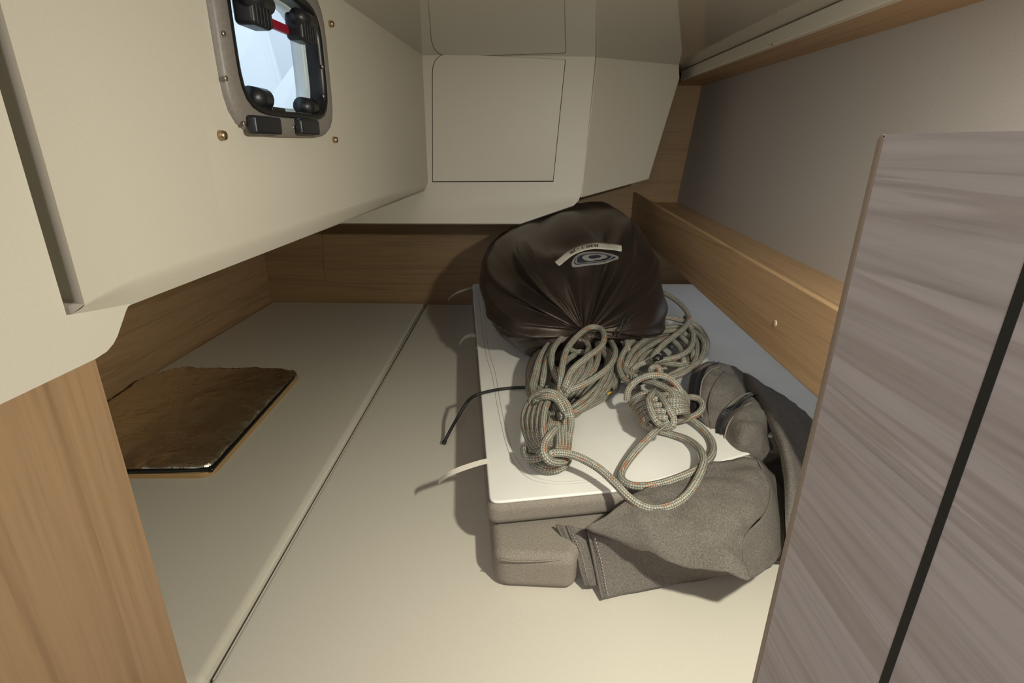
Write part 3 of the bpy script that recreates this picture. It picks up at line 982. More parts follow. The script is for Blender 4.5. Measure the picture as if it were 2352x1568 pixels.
# stitched seam line, doubled, near the left and front edges
sl = [(1098, 660), (1112, 790), (1130, 860), (1142, 930), (1160, 1010), (1180, 1062), (1215, 1098), (1270, 1112), (1350, 1108), (1420, 1102)]
for k, dx in enumerate((0, 7)):
    pts = catmull([at(x + dx, y - dx * 0.9, ZU1 + 0.0002) for x, y in sl], 5)
    tube('seam', pts, 0.0006, STITCH, UPC, 5)
sl2 = [at(1092, 799, ZU1 + 0.0003), at(1112, 800, ZU1 + 0.0003), at(1150, 802, ZU1 + 0.0003)]
tube('cross_seam', sl2, 0.0011, STITCH, UPC, 5)
# grey fabric edge on the upper cushion near-left
low_poly = [at(1134, 1290, ZL1 - .012), at(1320, 1298, ZL1 - .012), at(1332, 1250, ZL1), at(1600, 1180, ZL1), Vector((0.44, 0.84, 0)), Vector((0.73, 1.00, 0)), Vector((0.73, 1.96, 0)), at(1084, 655, ZU1)]
low_poly = [Vector((p.x, p.y, 0)) for p in low_poly]
low_poly[6].x += 0.02
lowr = round_poly(low_poly, [0.025, 0.022, 0.03, 0.03, 0.02, 0.03, 0.03, 0.03], 6)
LOC, lc2 = cushion('stacked_cushion', lowr, ZL0, ZL1, 0.018, 'lower loose cushion of grey melange fabric lying directly on the berth', False)
pp = [p for p in catmull([at(1148, 1284, ZL1 - 0.006), at(1180, 1289, ZL1 - 0.006), at(1250, 1288, ZL1 - 0.006), at(1306, 1282, ZL1 - 0.006)], 5)]
tube('piping', pp, 0.0012, SIDEF, LOC, 6)
# white tie tapes on the left edge of the upper cushion
def tape(pts, w, wd):
    return ribbon('tie_tape', catmull(pts, 6), wd, w, 0.0008, TAPE, UPC, label='white tie tape')
tape([at(1086, 660, ZU1 - 0.004), at(1072, 664, ZU1 - 0.002), at(1050, 672, ZU1 - 0.01), at(1036, 681, ZU1 - 0.03), at(1029, 689, ZU1 - 0.05)], 0.008, (0.2, 0.6, 0.8))
tape([at(1092, 770, ZU1 - 0.006), at(1080, 770, ZU1 - 0.004), at(1068, 774, ZU1 - 0.01), at(1060, 782, ZU1 - 0.022), at(1056, 787, ZU1 - 0.03)], 0.014, (0.1, 0.9, 0.3))
tape([at(1124, 1058, ZU1 + 0.0012), at(1108, 1061, ZU1 + 0.001), at(1078, 1070, ZU1 - 0.001), at(1050, 1080, ZU1 - 0.004), at(1028, 1090, ZU1 - 0.012), at(1008, 1104, ZU1 - 0.03)], 0.0095, [(0, 0.9, 0.4)] * 40)

# ------------------------------------------------------------------ SAIL BAG
def sail_bag():
    root = empty('sail_bag', (0.157, 1.45, ZU1), 'dark brown nylon sail bag with a drawn neck lying on the cushion stack', 'sail bag')
    nt_, nu = 150, 260
    v, f = [], []
    # profile: radius factor and depth along the axis from the gathered neck backwards
    prof = catmull([Vector(p) for p in ((0.02, 0, 1.10), (0.10, 0, 1.095), (0.30, 0, 1.085), (0.55, 0, 1.09), (0.80, 0, 1.12), (0.95, 0, 1.20), (1.02, 0, 1.34), (1.0, 0, 1.50), (0.92, 0, 1.65), (0.70, 0, 1.78), (0.38, 0, 1.86), (0.02, 0, 1.88))], 14)
    plen = [0.0]
    for a, b in zip(prof, prof[1:]):
        plen.append(plen[-1] + ((b.x - a.x) * 0.23) ** 2 ** 1 and plen[-1] + math.hypot((b.x - a.x) * 0.23, b.z - a.z))
    for i, pr in enumerate(prof):
        rho, y, s = pr.x, pr.z, plen[i]
        for k in range(nu):
            th = 2 * math.pi * k / nu
            c, sn_ = math.cos(th), math.sin(th)
            # drawn-neck pleats: sharp folds fading away from the neck
            ph = th * 1.0
            warp = 0.25 * noise.noise(Vector((c * 2, sn_ * 2, 3.0 + s * 2)))
            pl = 0.0
            for kk, am, o_ in ((9, 0.5, 0.3), (15, 0.35, 1.9), (23, 0.25, 0.7)):
                pl += am * (1 - 2 * abs(math.sin(kk * 0.5 * (ph + warp) + o_)))
            fade = math.exp(-((s - 0.09) / 0.13) ** 2) * min(1, s / 0.03)
            big = noise.fractal(Vector((c * 1.5, sn_ * 1.5, s * 2.2 + 5)), 1.0, 2.0, 3)
            ridge = abs(noise.noise(Vector((c * 2.6 + 4, sn_ * 2.6, s * 3.0)))) 
            rr = rho * (1 + 0.07 * big)
            rad_ = 0.0
            for kk, am, o_ in ((5, 0.65, 0.9), (9, 0.35, 2.2)):
                w_ = 0.5 * noise.noise(Vector((c * 1.7 + 8, sn_ * 1.7, s * 4)))
                rad_ += am * (1 - 2 * abs(math.sin(kk * 0.5 * (th + w_) + o_)) ** 0.8)
            mid = math.exp(-((s - 0.19) / 0.12) ** 2)
            calm = 1 - 0.93 * math.exp(-((th - 1.45) / 0.55) ** 2 - ((i - 51) / 7.0) ** 2)
            d = (0.016 * fade * pl + 0.018 * (0.3 - ridge) * min(1, s / 0.1) + 0.030 * rad_ * mid) * calm
            W = 0.232
            Hh = 0.165
            ex = 0.86
            X = 0.157 + rr * W * math.copysign(abs(c) ** ex, c)
            Z = 0.262 + rr * Hh * math.copysign(abs(sn_) ** ex, sn_)
            # slump: right shoulder stands higher, left side sags
            if sn_ > 0:
                Z += 0.034 * max(-1.2, min(0.6, (X - 0.22) / 0.12)) * sn_ * rho
            # neck sits lower than the middle
            Z -= 0.05 * (1 - rho) * max(0, 1 - s / 0.3)
            Y = y + (X - 0.15) * 0.10 + 0.9 * max(0.0, Z - 0.23)
            n_ = Vector((c, -0.8 * max(0, 1 - s / 0.25), sn_)).normalized()
            P = Vector((X, Y, Z)) + n_ * d
            lo = ZU1 + 0.002
            if P.z < lo + 0.03:
                t = max(0.0, (lo + 0.03 - P.z) / 0.03)
                P.z = lo + 0.03 * math.exp(-t)
                P.z = max(lo, P.z - 0.001)
                out_ = min(1, t * 0.3) * 0.012
                P.x += out_ * c
            v.append(P)
    R = len(prof)
    for i in range(R - 1):
        for k in range(nu):
            k2 = (k + 1) % nu
            f.append([i * nu + k, (i + 1) * nu + k, (i + 1) * nu + k2, i * nu + k2])
    f.append([k for k in range(nu)])
    f.append([(R - 1) * nu + k for k in range(nu)][::-1])
    body = mobj('bag_body', v, f, NYLON, root, smooth=True)
    bvh = BVHTree.FromPolygons(v, f)
    def surf(px, py, lift):
        d = ray(px, py).normalized()
        h = bvh.ray_cast(CAM, d)
        if h[0] is None:
            return at(px, py, 0.3)
        n = h[1] if h[1].dot(d) < 0 else -h[1]
        return h[0] + n * lift
    # label tape lying over the bag, upside-down print
    line = catmull([Vector((x, y, 0)) for x, y in ((1279, 608), (1292, 597), (1306, 586), (1322, 577), (1342, 570), (1366, 566), (1390, 567), (1410, 569), (1428, 572))], 6)
    wid = 14.0
    def strip(u, w):
        """u 0..1 along the tape, w -1..1 across (w=+1 is the lower side)"""
        x = u * (len(line) - 1)
        i = min(int(x), len(line) - 2)
        p = line[i].lerp(line[i + 1], x - i)
        t = (line[min(i + 2, len(line) - 1)] - line[max(i - 1, 0)]).normalized()
        nn = Vector((-t.y, t.x, 0))
        q = p + nn * (w * wid / 2)
        return q.x, q.y
    nu2, nw = 40, 4
    tv, tf = [], []
    for i in range(nu2 + 1):
        for j in range(nw + 1):
            u = i / nu2 + (0.012 * (j - 2) if i in (0, nu2) else 0) * 0.6
            tv.append(surf(*strip(min(1, max(0, u)), -1 + 2 * j / nw), 0.0022))
    for i in range(nu2):
        for j in range(nw):
            a = i * (nw + 1) + j
            tf.append([a, a + 1, a + nw + 2, a + nw + 1])
    lab = mobj('label_tape', tv, tf, LABELM, root, smooth=True, label='cream label tape with upside-down lettering B30.1 - JIB')
    md = lab.modifiers.new('solid', 'SOLIDIFY'); md.thickness = 0.0008; md.offset = 0
    # lettering
    cu = bpy.data.curves.new('lettering', 'FONT')
    cu.body = 'B30.1 - JIB'
    cu.size = 1.0
    cu.offset = 0.02
    cu.resolution_u = 3
    to = bpy.data.objects.new('lettering_tmp', cu)
    COL.objects.link(to)
    bpy.context.view_layer.update()
    dg = bpy.context.evaluated_depsgraph_get()
    tm = bpy.data.meshes.new_from_object(to.evaluated_get(dg))
    bpy.data.objects.remove(to)
    bm = bmesh.new(); bm.from_mesh(tm)
    bmesh.ops.triangulate(bm, faces=bm.faces)
    bmesh.ops.subdivide_edges(bm, edges=[e for e in bm.edges if e.calc_length() > 0.25], cuts=1)
    bmesh.ops.triangulate(bm, faces=bm.faces)
    xs = [q.co.x for q in bm.verts]; ys = [q.co.y for q in bm.verts]
    x0, x1, y0, y1 = min(xs), max(xs), min(ys), max(ys)
    lv = []
    for q in bm.verts:
        a = (q.co.x - x0) / (x1 - x0); b = (q.co.y - y0) / (y1 - y0)
        u = 0.665 - a * (0.665 - 0.275)
        w = -0.62 + b * 1.05   # rotated half a turn: letter tops point to the near side
        lv.append(surf(*strip(u, w), 0.0030))
    bm.verts.index_update()
    lf = [[q.index for q in fc.verts] for fc in bm.faces]
    bm.free()
    mobj('lettering', lv, lf, INK, lab)
    # eye-shaped sailmaker's emblem, drawn as nested shapes
    def eye(pts, lift, mat, name):
        loop = catmull([Vector((x, y, 0)) for x, y in pts], 6, True)
        c = sum(loop, Vector()) / len(loop)
        ev, ef = [], []
        R_ = 7
        n = len(loop)
        for r in range(R_):
            for p in loop:
                q = c + (p - c) * (1 - r / R_)
                ev.append(surf(q.x, q.y, lift))
        ev.append(surf(c.x, c.y, lift))
        for r in range(R_ - 1):
            for k in range(n):
                k2 = (k + 1) % n
                ef.append([r * n + k, r * n + k2, (r + 1) * n + k2, (r + 1) * n + k])
        for k in range(n):
            ef.append([(R_ - 1) * n + k, (R_ - 1) * n + (k + 1) % n, R_ * n])
        return mobj(name, ev, ef, mat, root, smooth=True)
    def zpx(l):
        return [(1250 + x / 11.76, 530 + y / 11.76) for x, y in l]
    eye(zpx([(735, 940), (750, 830), (850, 700), (1000, 610), (1250, 575), (1500, 580), (1750, 620), (1930, 670), (2005, 730), (1940, 790), (1750, 860), (1450, 920), (1100, 955), (850, 990), (770, 990)]), 0.0016, GREYP, 'emblem_border')
    eye(zpx([(800, 880), (840, 770), (960, 680), (1150, 635), (1450, 620), (1700, 650), (1860, 700), (1925, 735), (1860, 775), (1650, 830), (1350, 880), (1050, 905), (870, 925)]), 0.0026, NAVY, 'emblem_line')
    eye(zpx([(825, 865), (870, 760), (980, 690), (1160, 648), (1450, 634), (1690, 665), (1830, 705), (1880, 735), (1820, 768), (1640, 818), (1350, 866), (1050, 890), (890, 905)]), 0.0036, GREYP, 'emblem_ring')
    eye(zpx([(875, 850), (900, 760), (1010, 690), (1180, 655), (1450, 645), (1680, 680), (1800, 715), (1840, 738), (1790, 765), (1620, 808), (1350, 855), (1060, 880), (920, 885)]), 0.0046, NAVY, 'emblem_eye')
    eye(zpx([(1020, 770), (1050, 715), (1150, 680), (1300, 670), (1500, 672), (1620, 690), (1662, 720), (1600, 765), (1450, 815), (1250, 845), (1110, 825)]), 0.0056, GREYP, 'emblem_iris')
    eye(zpx([(1185, 745), (1220, 710), (1330, 700), (1440, 700), (1500, 718), (1470, 752), (1400, 785), (1270, 788), (1205, 770)]), 0.0066, NAVY, 'emblem_pupil')
    # drawcord ends gathered at the neck
    for px, py, qx, qy in ((1408, 770, 1440, 722), (1415, 774, 1446, 730)):
        pts = [surf(px + (qx - px) * t, py + (qy - py) * t, 0.004) for t in (0, 0.25, 0.5, 0.75, 1)]
        tube('drawcord', catmull(pts, 4), 0.0022, CORD, root, 6)
    return root
sail_bag()

# long black cord hanging off the stack on the left
cpts_ = [at(1232, 892, ZU1 + 0.012), at(1205, 890, ZU1 + 0.008), at(1160, 892, ZU1 + 0.005), at(1120, 899, ZU1 + 0.006), at(1092, 908, ZU1 + 0.002), at(1074, 922, ZU1 - 0.02), at(1055, 952, 0.064), at(1036, 985, 0.032), at(1020, 1016, 0.008)]
lc_ = empty('black_cord', at(1120, 899, ZU1), 'thin black cord running from the left rope coil over the cushion edge', 'cord')
tube('cord', catmull(cpts_, 7), 0.0034, CORD, lc_, 8)
tube('cord_end', [at(1022, 1012, 0.011), at(1019, 1019, 0.006)], 0.0046, CORD, lc_, 8)

# ------------------------------------------------------------------ ROPES
RR = 0.0064
def P(l):
    return [at(x, y, z - 0.060 * min(1.0, z / 0.166)) for x, y, z in l]
def strand(name, l, parent, n=6, closed=False, r=RR):
    l = list(l)
    if name == 'top_loop':
        for e, a, b in ((0, l[0], l[1]), (1, l[-1], l[-2])):
            q = (a[0] + (a[0] - b[0]) * 0.45, a[1] + (a[1] - b[1]) * 0.45, a[2] - 0.05)
            l = [q] + l if e == 0 else l + [q]
    pts = P(l)
    return tube(name, catmull(pts, n), r, ROPE, parent, 9)

def left_coil():
    root = empty('rope_coil', at(1270, 950, ZU1), 'left coil of grey braided line with orange flecks, knotted at the near end', 'rope', 'coiled ropes')
    rnd = random.Random(3)
    # body of the hank: long loops stacked from the cushion upwards
    for i in range(13):
        lv = i % 5
        z = ZR + 0.010 + lv * 0.013
        j = lambda a: rnd.uniform(-a, a)
        ins = rnd.uniform(0, 22)
        strand('hank_loop', [(1252 + j(20), 925 + j(8), z + .01), (1212 + ins + j(6), 895 + j(8), z), (1222 + ins + j(8), 835 + j(8), z + .006), (1252 + ins * .8 + j(10), 785 + ins * .6, z + .01), (1312 + j(14), 762 + ins * .8, z + .012), (1372 - ins * .5 + j(8), 776 + ins, z + .01), (1408 - ins + j(5), 815 + j(8), z + .004), (1410 - ins * 1.2 + j(5), 862 + j(10), z), (1372 - ins + j(8), 905 + j(6), z), (1310 + j(14), 945 + j(8), z + .004), (1284 + j(8), 955, z + .01)], root)
    # straight runs on the lower right of the hank
    for i in range(7):
        z = ZR + 0.0075 + (i % 3) * 0.012
        strand('hank_run', [(1296 + i * 2, 962 - i * 5, z), (1338, 940 - i * 7, z), (1384, 916 - i * 8, z), (1410 - i * .5, 898 - i * 8, z), (1417, 876 - i * 8, z + .004), (1408, 850 - i * 8, z + .012)], root)
    top = [
        [(1286, 912, .232), (1288, 870, .262), (1298, 812, .276), (1322, 776, .283), (1354, 752, .286), (1380, 755, .286), (1388, 775, .284), (1378, 798, .282), (1346, 822, .279), (1314, 850, .272), (1296, 890, .255)],
        [(1280, 872, .238), (1268, 838, .252), (1270, 804, .262), (1290, 776, .266), (1322, 757, .266), (1352, 760, .262)],
        [(1282, 902, .236), (1330, 888, .248), (1372, 864, .255), (1402, 838, .258), (1413, 808, .256), (1402, 782, .252), (1384, 768, .248)],
        [(1226, 912, .21), (1226, 872, .228), (1240, 822, .242), (1266, 784, .25), (1304, 758, .252), (1330, 752, .25)],
        [(1246, 885, .222), (1252, 845, .24), (1264, 806, .25), (1286, 782, .252)],
        [(1300, 905, .24), (1324, 862, .252), (1344, 826, .256), (1352, 800, .254)],
        [(1312, 902, .236), (1342, 866, .248), (1356, 832, .252), (1352, 796, .25), (1336, 770, .25)],
        [(1330, 896, .23), (1362, 852, .244), (1374, 818, .248), (1372, 786, .246)],
        [(1408, 772, .25), (1425, 778, .245), (1436, 792, .236), (1440, 806, .226)],
        [(1306, 800, .236), (1322, 808, .24), (1340, 808, .238)],
        [(1280, 860, .23), (1300, 830, .236), (1322, 812, .236)],
    ]
    for l in top:
        strand('top_loop', l, root)
    # knot: fan of turns left, turns right, collar, locking turns and tail
    for i in range(5):
        strand('knot_turn', [(1236 + 9 * i, 908 - 2 * abs(i - 2), .226 + .004 * i), (1214 + 10 * i, 928 + i, .222 + .005 * i), (1203 + 11 * i, 962 + 3 * i, .212 + .007 * i), (1210 + 10 * i, 1000 + 2 * i, .208 + .007 * i), (1230 + 6 * i, 1030 - 3 * i, .204 + .006 * i), (1246 + 4 * i, 1040 - 5 * i, .198 + .005 * i)], root)
    for i in range(4):
        strand('knot_turn', [(1262 + 12 * i, 918 + 5 * i, .226 - .004 * i), (1275 + 9 * i, 952, .222 - .004 * i), (1282 + 8 * i, 995, .214 - .005 * i), (1282 + 7 * i, 1032, .205 - .004 * i), (1272 + 6 * i, 1050, .192)], root)
    for i in range(3):
        strand('knot_filler', [(1252 + 8 * i, 940 + 4 * i, .212), (1264 + 5 * i, 962, .22), (1258 + 4 * i, 992, .216), (1252 + 4 * i, 1020, .205)], root)
    strand('collar', [(1218, 930, .222), (1226, 910, .240), (1250, 900, .256), (1278, 905, .258), (1300, 926, .250), (1311, 956, .234), (1310, 985, .212), (1304, 1008, .196)], root)
    strand('collar', [(1228, 930, .222), (1236, 916, .240), (1254, 910, .254), (1274, 914, .254), (1290, 932, .246), (1299, 960, .228), (1298, 990, .206)], root)
    strand('locking_turn', [(1204, 1030, .196), (1208, 1048, .196), (1228, 1052, .202), (1250, 1046, .206), (1262, 1040, .206)], root)
    for i in range(3):
        strand('locking_turn', [(1212 + 8 * i, 1046, .178), (1228 + 8 * i, 1068 + 3 * (i % 2), .176 + .004 * i), (1256 + 6 * i, 1080 - 3 * i, .176 + .004 * i), (1290 + 2 * i, 1074 - 6 * i, .18 + .003 * i), (1306, 1054 - 6 * i, .184)], root)
    strand('knot_bight', [(1276, 985, .238), (1262, 1000, .24), (1250, 1020, .236), (1249, 1042, .228), (1262, 1058, .218), (1284, 1062, .206), (1300, 1056, .198)], root)
    strand('tail', [(1262, 1046, .222), (1272, 1040, .226), (1300, 1041, .222), (1335, 1052, .212), (1375, 1075, .204), (1410, 1106, .196), (1440, 1138, .188), (1470, 1160, .182), (1505, 1169, .180), (1545, 1160, .182), (1578, 1136, .188), (1602, 1100, .194), (1616, 1060, .194), (1606, 1030, .186), (1580, 1010, .178), (1545, 998, .174), (1515, 990, .174)], root, 8)
    # small yellow and black tag caught in the turns
    t = prism('tag', P([(1384, 899, .194), (1392, 893, .197), (1404, 901, .194), (1396, 906, .191)]), (0, 0, 0.0015), YELLOW, root, label='small yellow tag')
    prism('tag_clip', P([(1392, 892, .199), (1404, 888, .199), (1408, 897, .196), (1398, 900, .196)]), (0, 0, 0.003), BLACK, root, label='small black clip')
left_coil()

def right_coil():
    root = empty('rope_coil', at(1520, 900, ZU1), 'right coil of grey braided line with a high loose loop beside the zipped canvas', 'rope', 'coiled ropes')
    rnd = random.Random(11)
    for i in range(13):
        lv = i % 5
        z = ZR + 0.009 + lv * 0.012
        j = lambda a: rnd.uniform(-a, a)
        q = rnd.uniform(0, 1)
        ins = 26 * q
        strand('hank_loop', [(1470 + j(12), 872 + j(6), z), (1436 + ins * .8 + j(4), 842 + j(6), z), (1446 + ins + j(6), 800 + ins * .3, z + .004), (1488 + ins * .6 + j(8), 764 + ins * .7, z + .008), (1545 + j(10), 748 + ins, z + .01), (1594 - ins * .4 + j(6), 756 + ins, z + .008), (1618 - ins + j(4), 792 + j(6), z + .002), (1606 - ins + j(6), 832 - ins * .2, z), (1566 + j(8), 852 + j(5), z), (1530 + j(10), 872 + j(5), z)], root)
    top = [
        [(1443, 806, .235), (1438, 762, .255), (1445, 712, .276), (1462, 674, .288), (1484, 661, .292), (1512, 667, .292), (1545, 684, .284), (1570, 706, .274), (1582, 728, .264), (1574, 750, .258), (1548, 772, .256), (1522, 792, .253), (1502, 816, .246), (1494, 832, .236)],
        [(1456, 884, .212), (1432, 868, .214), (1422, 838, .224), (1434, 806, .238), (1462, 770, .25), (1492, 742, .256), (1526, 729, .257), (1562, 735, .252), (1600, 748, .238), (1622, 778, .222), (1622, 806, .214), (1604, 828, .212), (1574, 838, .215), (1530, 834, .228), (1500, 830, .238), (1470, 836, .234), (1452, 852, .224), (1456, 874, .214)],
        [(1580, 740, .252), (1592, 766, .246), (1588, 796, .242), (1564, 816, .24), (1528, 826, .238), (1504, 828, .236)],
        [(1436, 846, .222), (1452, 808, .236), (1486, 778, .242), (1530, 760, .242), (1566, 762, .238)],
        [(1446, 848, .222), (1464, 816, .234), (1500, 790, .238), (1542, 774, .236)],
        [(1460, 846, .222), (1482, 816, .23), (1516, 800, .232)],
        [(1540, 776, .232), (1562, 800, .23), (1572, 834, .22)],
        [(1560, 768, .234), (1586, 796, .228), (1594, 828, .216)],
        [(1444, 800, .222), (1440, 836, .22), (1446, 868, .214)],
    ]
    for l in top:
        strand('top_loop', l, root)
    # knot: rows of turns wrapped over a bundle, a collar and two lacing turns
    for i in range(6):
        strand('knot_turn', [(1506 + 3 * i, 905 + 6 * i, .236), (1476 + 3 * i, 906 + 10 * i, .234), (1452 + 5 * i, 920 + 10 * i, .214), (1452 + 8 * i, 930 + 10 * i, .19), (1480 + 8 * i, 946 + 8 * i, .176)], root)
    for i in range(6):
        strand('knot_turn', [(1508 + 4 * i, 880 + 14 * i, .232), (1540 + 4 * i, 884 + 12 * i, .240), (1566 + 2 * i, 900 + 9 * i, .226), (1578 - 1 * i, 922 + 7 * i, .204), (1566 - 4 * i, 944 + 5 * i, .19), (1546 - 3 * i, 958 + 3 * i, .182)], root)
    for i in range(3):
        strand('knot_filler', [(1478 + 12 * i, 874 + 2 * i, .236), (1506 + 10 * i, 880 + 4 * i, .244), (1534 + 7 * i, 896 + 6 * i, .242), (1542 + 5 * i, 922 + 4 * i, .234)], root)
    strand('collar', [(1440, 920, .216), (1444, 894, .236), (1466, 872, .252), (1500, 861, .262), (1532, 866, .260), (1556, 886, .248), (1564, 908, .232), (1558, 926, .22)], root)
    strand('lacing_turn', [(1502, 902, .246), (1490, 918, .252), (1496, 945, .248), (1508, 966, .240), (1518, 974, .232)], root)
    strand('lacing_turn', [(1506, 902, .246), (1520, 914, .252), (1536, 940, .250), (1547, 962, .240), (1543, 978, .23), (1526, 982, .222), (1514, 978, .214)], root)
    for i in range(4):
        strand('lacing_filler', [(1496 + 4 * i, 920 + 13 * i, .244), (1508 + 4 * i, 916 + 14 * i, .248), (1518 + 4 * i, 918 + 14 * i, .246)], root, r=0.0058)
    strand('side_bight', [(1560, 925, .206), (1582, 912, .204), (1604, 916, .200), (1614, 932, .196), (1602, 950, .190), (1574, 962, .184), (1550, 966, .184)], root)
    # loose bight on the white cushion, lying over the canvas corner
    strand('tail', [(1538, 966, .236), (1520, 978, .226), (1495, 1000, .206), (1462, 1034, .188), (1436, 1068, .178), (1426, 1092, .176), (1438, 1110, .176), (1470, 1117, .177), (1510, 1112, .180), (1555, 1098, .185), (1596, 1080, .188), (1626, 1058, .182), (1638, 1034, .176), (1632, 1008, .174), (1612, 984, .176), (1588, 962, .182), (1570, 952, .19)], root, 8)
    # whipped end with a small black clip
    strand('rope_end', [(1494, 856, .246), (1496, 846, .256), (1506, 842, .26), (1516, 848, .258), (1516, 858, .25)], root, r=0.0058)
    c = at(1510, 826, .202)
    tube('clip', [c + Vector((-.008, 0, 0)), c + Vector((0.002, 0.003, .004)), c + Vector((.010, 0.008, .002))], [0.005, 0.007, 0.005], BLACK, root, 8, label='small black clip on the line')
    disc('clip_pin', at(1512, 824, .212), (0, -0.5, 1), 0.0025, 0.002, STEEL, root, 10)
right_coil()

# ------------------------------------------------------------------ GREY CANVAS COVER at the right of the stack
def canvas():
    root = empty('canvas_cover', at(1620, 1280, 0.0), 'crumpled dark grey canvas cover with zips, heaped right of the cushion stack', 'cover')
    # big front flap
    rows = [
        P([(1345, 1214, .150), (1430, 1160, .176), (1500, 1110, .180), (1600, 1078, .182), (1690, 1052, .182), (1738, 1053, .182)]),
        P([(1352, 1218, .146), (1450, 1172, .176), (1530, 1135, .182), (1620, 1108, .184), (1712, 1090, .182), (1762, 1104, .172)]),
        P([(1362, 1222, .142), (1470, 1200, .172), (1550, 1180, .180), (1640, 1160, .184), (1726, 1150, .178), (1768, 1140, .168)]),
        P([(1372, 1226, .138), (1485, 1226, .164), (1570, 1222, .174), (1640, 1214, .180), (1700, 1200, .176), (1752, 1186, .164)]),
        P([(1385, 1231, .134), (1500, 1254, .152), (1580, 1262, .160), (1640, 1262, .166), (1672, 1246, .170), (1712, 1226, .160)]),
        P([(1398, 1236, .130), (1515, 1276, .140), (1600, 1300, .144), (1660, 1316, .146), (1690, 1306, .152), (1705, 1280, .148)]),
        P([(1402, 1238, .128), (1520, 1280, .138), (1610, 1306, .140), (1680, 1326, .140), (1712, 1333, .140), (1722, 1332, .138)]),
    ]
    patch('front_flap', rows, 8, 7, CANVAS, root, 0.0022, 0.011, 20)
    # side of the flap turning down to the right
    rows = [
        P([(1738, 1053, .182), (1762, 1104, .172), (1768, 1140, .166), (1752, 1186, .162), (1712, 1226, .160), (1690, 1290, .150), (1722, 1333, .138)]),
        P([(1762, 1075, .150), (1776, 1120, .140), (1780, 1160, .136), (1770, 1205, .136), (1738, 1245, .136), (1716, 1290, .132), (1730, 1326, .130)]),
        P([(1785, 1100, .11), (1788, 1150, .10), (1790, 1195, .10), (1786, 1230, .10), (1770, 1262, .106), (1750, 1290, .112), (1745, 1318, .118)]),
        P([(1800, 1120, .05), (1800, 1170, .05), (1800, 1220, .05), (1797, 1250, .06), (1790, 1276, .07), (1778, 1294, .086), (1770, 1302, .10)]),
    ]
    patch('side_fold', rows, 5, 5, CANVAS, root, 0.0022, 0.004, 25)
    # lower layer hanging to the berth with a stitched hem
    rows = [
        P([(1352, 1222, .118), (1470, 1255, .116), (1580, 1285, .112), (1690, 1318, .10), (1760, 1300, .08)]),
        P([(1362, 1270, .078), (1480, 1280, .076), (1580, 1300, .074), (1680, 1316, .070), (1750, 1300, .060)]),
        P([(1374, 1330, .034), (1480, 1318, .036), (1570, 1318, .038), (1660, 1320, .040), (1730, 1306, .040)]),
        P([(1384, 1376, .005), (1470, 1358, .006), (1560, 1340, .008), (1640, 1326, .012), (1720, 1308, .016)]),
    ]
    patch('lower_layer', rows, 6, 5, CANVAS, root, 0.0022, 0.004, 20)
    # neighbouring layers whose hemmed edges show beside the lower cushion
    for name, Lf, Rt in (
        ('hem_layer', [(1302, 1206, .118), (1324, 1262, .082), (1334, 1306, .05), (1346, 1347, .014)], [(1346, 1216, .110), (1358, 1262, .074), (1368, 1306, .044), (1378, 1344, .016)]),
        ('hem_layer', [(1278, 1204, .112), (1302, 1252, .08), (1320, 1296, .048), (1329, 1324, .018)], [(1312, 1210, .108), (1330, 1262, .07), (1340, 1304, .042), (1348, 1336, .014)])):
        mid = [tuple((p + q) / 2 + (0.006 if i == 2 else 0) for i, (p, q) in enumerate(zip(u, w))) for u, w in zip(Lf, Rt)]
        patch(name, [P(Lf), P(mid), P(Rt)], 6, 4, CANVAS, root, 0.002)
        tube('hem_roll', catmull(P(Lf), 6), 0.0022, CANVAS, root, 7)
    tube('hem_roll', catmull(P([(1352, 1222, .118), (1362, 1270, .078), (1374, 1330, .034), (1384, 1376, .008)]), 6), 0.0026, CANVAS, root, 7)
    # stitch lines
    for l in ([(1366, 1236, .114), (1382, 1296, .060), (1391, 1345, .026), (1397, 1370, .012)], [(1316, 1226, .112), (1336, 1276, .074), (1346, 1316, .044), (1354, 1342, .02)]):
        pts = catmull(P(l), 14)
        v, f = [], []
        for i in range(0, len(pts) - 1, 2):
            a, b = pts[i], pts[i + 1]
            tv, tf, tu = tube_data([a + Vector((0, -.0015, .002)), b + Vector((0, -.0015, .002))], 0.0007, 5)
            k = len(v)
            v += tv; f += [[q + k for q in fc] for fc in tf]
        mobj('stitches', v, f, plain('pale_thread', (0.36, 0.33, 0.29), 0.8), root, kind='stuff')
    # zipped sleeve: an arched tube end, seen beside the right rope coil
    rows = [
        P([(1588, 950, .168), (1582, 905, .185), (1588, 860, .205), (1606, 838, .215), (1640, 833, .212)]),
        P([(1600, 962, .168), (1596, 910, .190), (1602, 866, .212), (1622, 842, .222), (1652, 836, .216)]),
        P([(1634, 990, .160), (1628, 925, .190), (1636, 880, .214), (1662, 850, .220), (1690, 846, .208)]),
        P([(1672, 1020, .140), (1664, 950, .180), (1680, 898, .205), (1700, 866, .205), (1722, 866, .186)]),
        P([(1690, 1040, .12), (1690, 970, .165), (1708, 920, .185), (1732, 890, .182), (1752, 890, .165)]),
    ]
    patch('zipped_sleeve', rows, 7, 7, CANVAS, root, 0.0022, 0.010, 26)
    def zipper(l, w, parent):
        pts = catmull(P(l), 8)
        zp = ribbon('zip_tape', pts, [Vector((0.75, 0.2, 0.35))] * len(pts), w, 0.0016, BLACK, parent, label='black zip')
        tv_, tf_ = [], []
        # teeth as one coil: countless tiny pieces
        acc = 0
        fine = catmull(P(l), 26)
        for i in range(0, len(fine) - 1, 2):
            a = fine[i]
            c = a + Vector((0, -0.001, 0.002))
            d = Vector((0.0028, 0.0008, 0.0014))
            v2, f2, _ = tube_data([c - d, c + d], 0.0009, 5)
            k = len(tv_)
            tv_ += v2; tf_ += [[q + k for q in fc] for fc in f2]
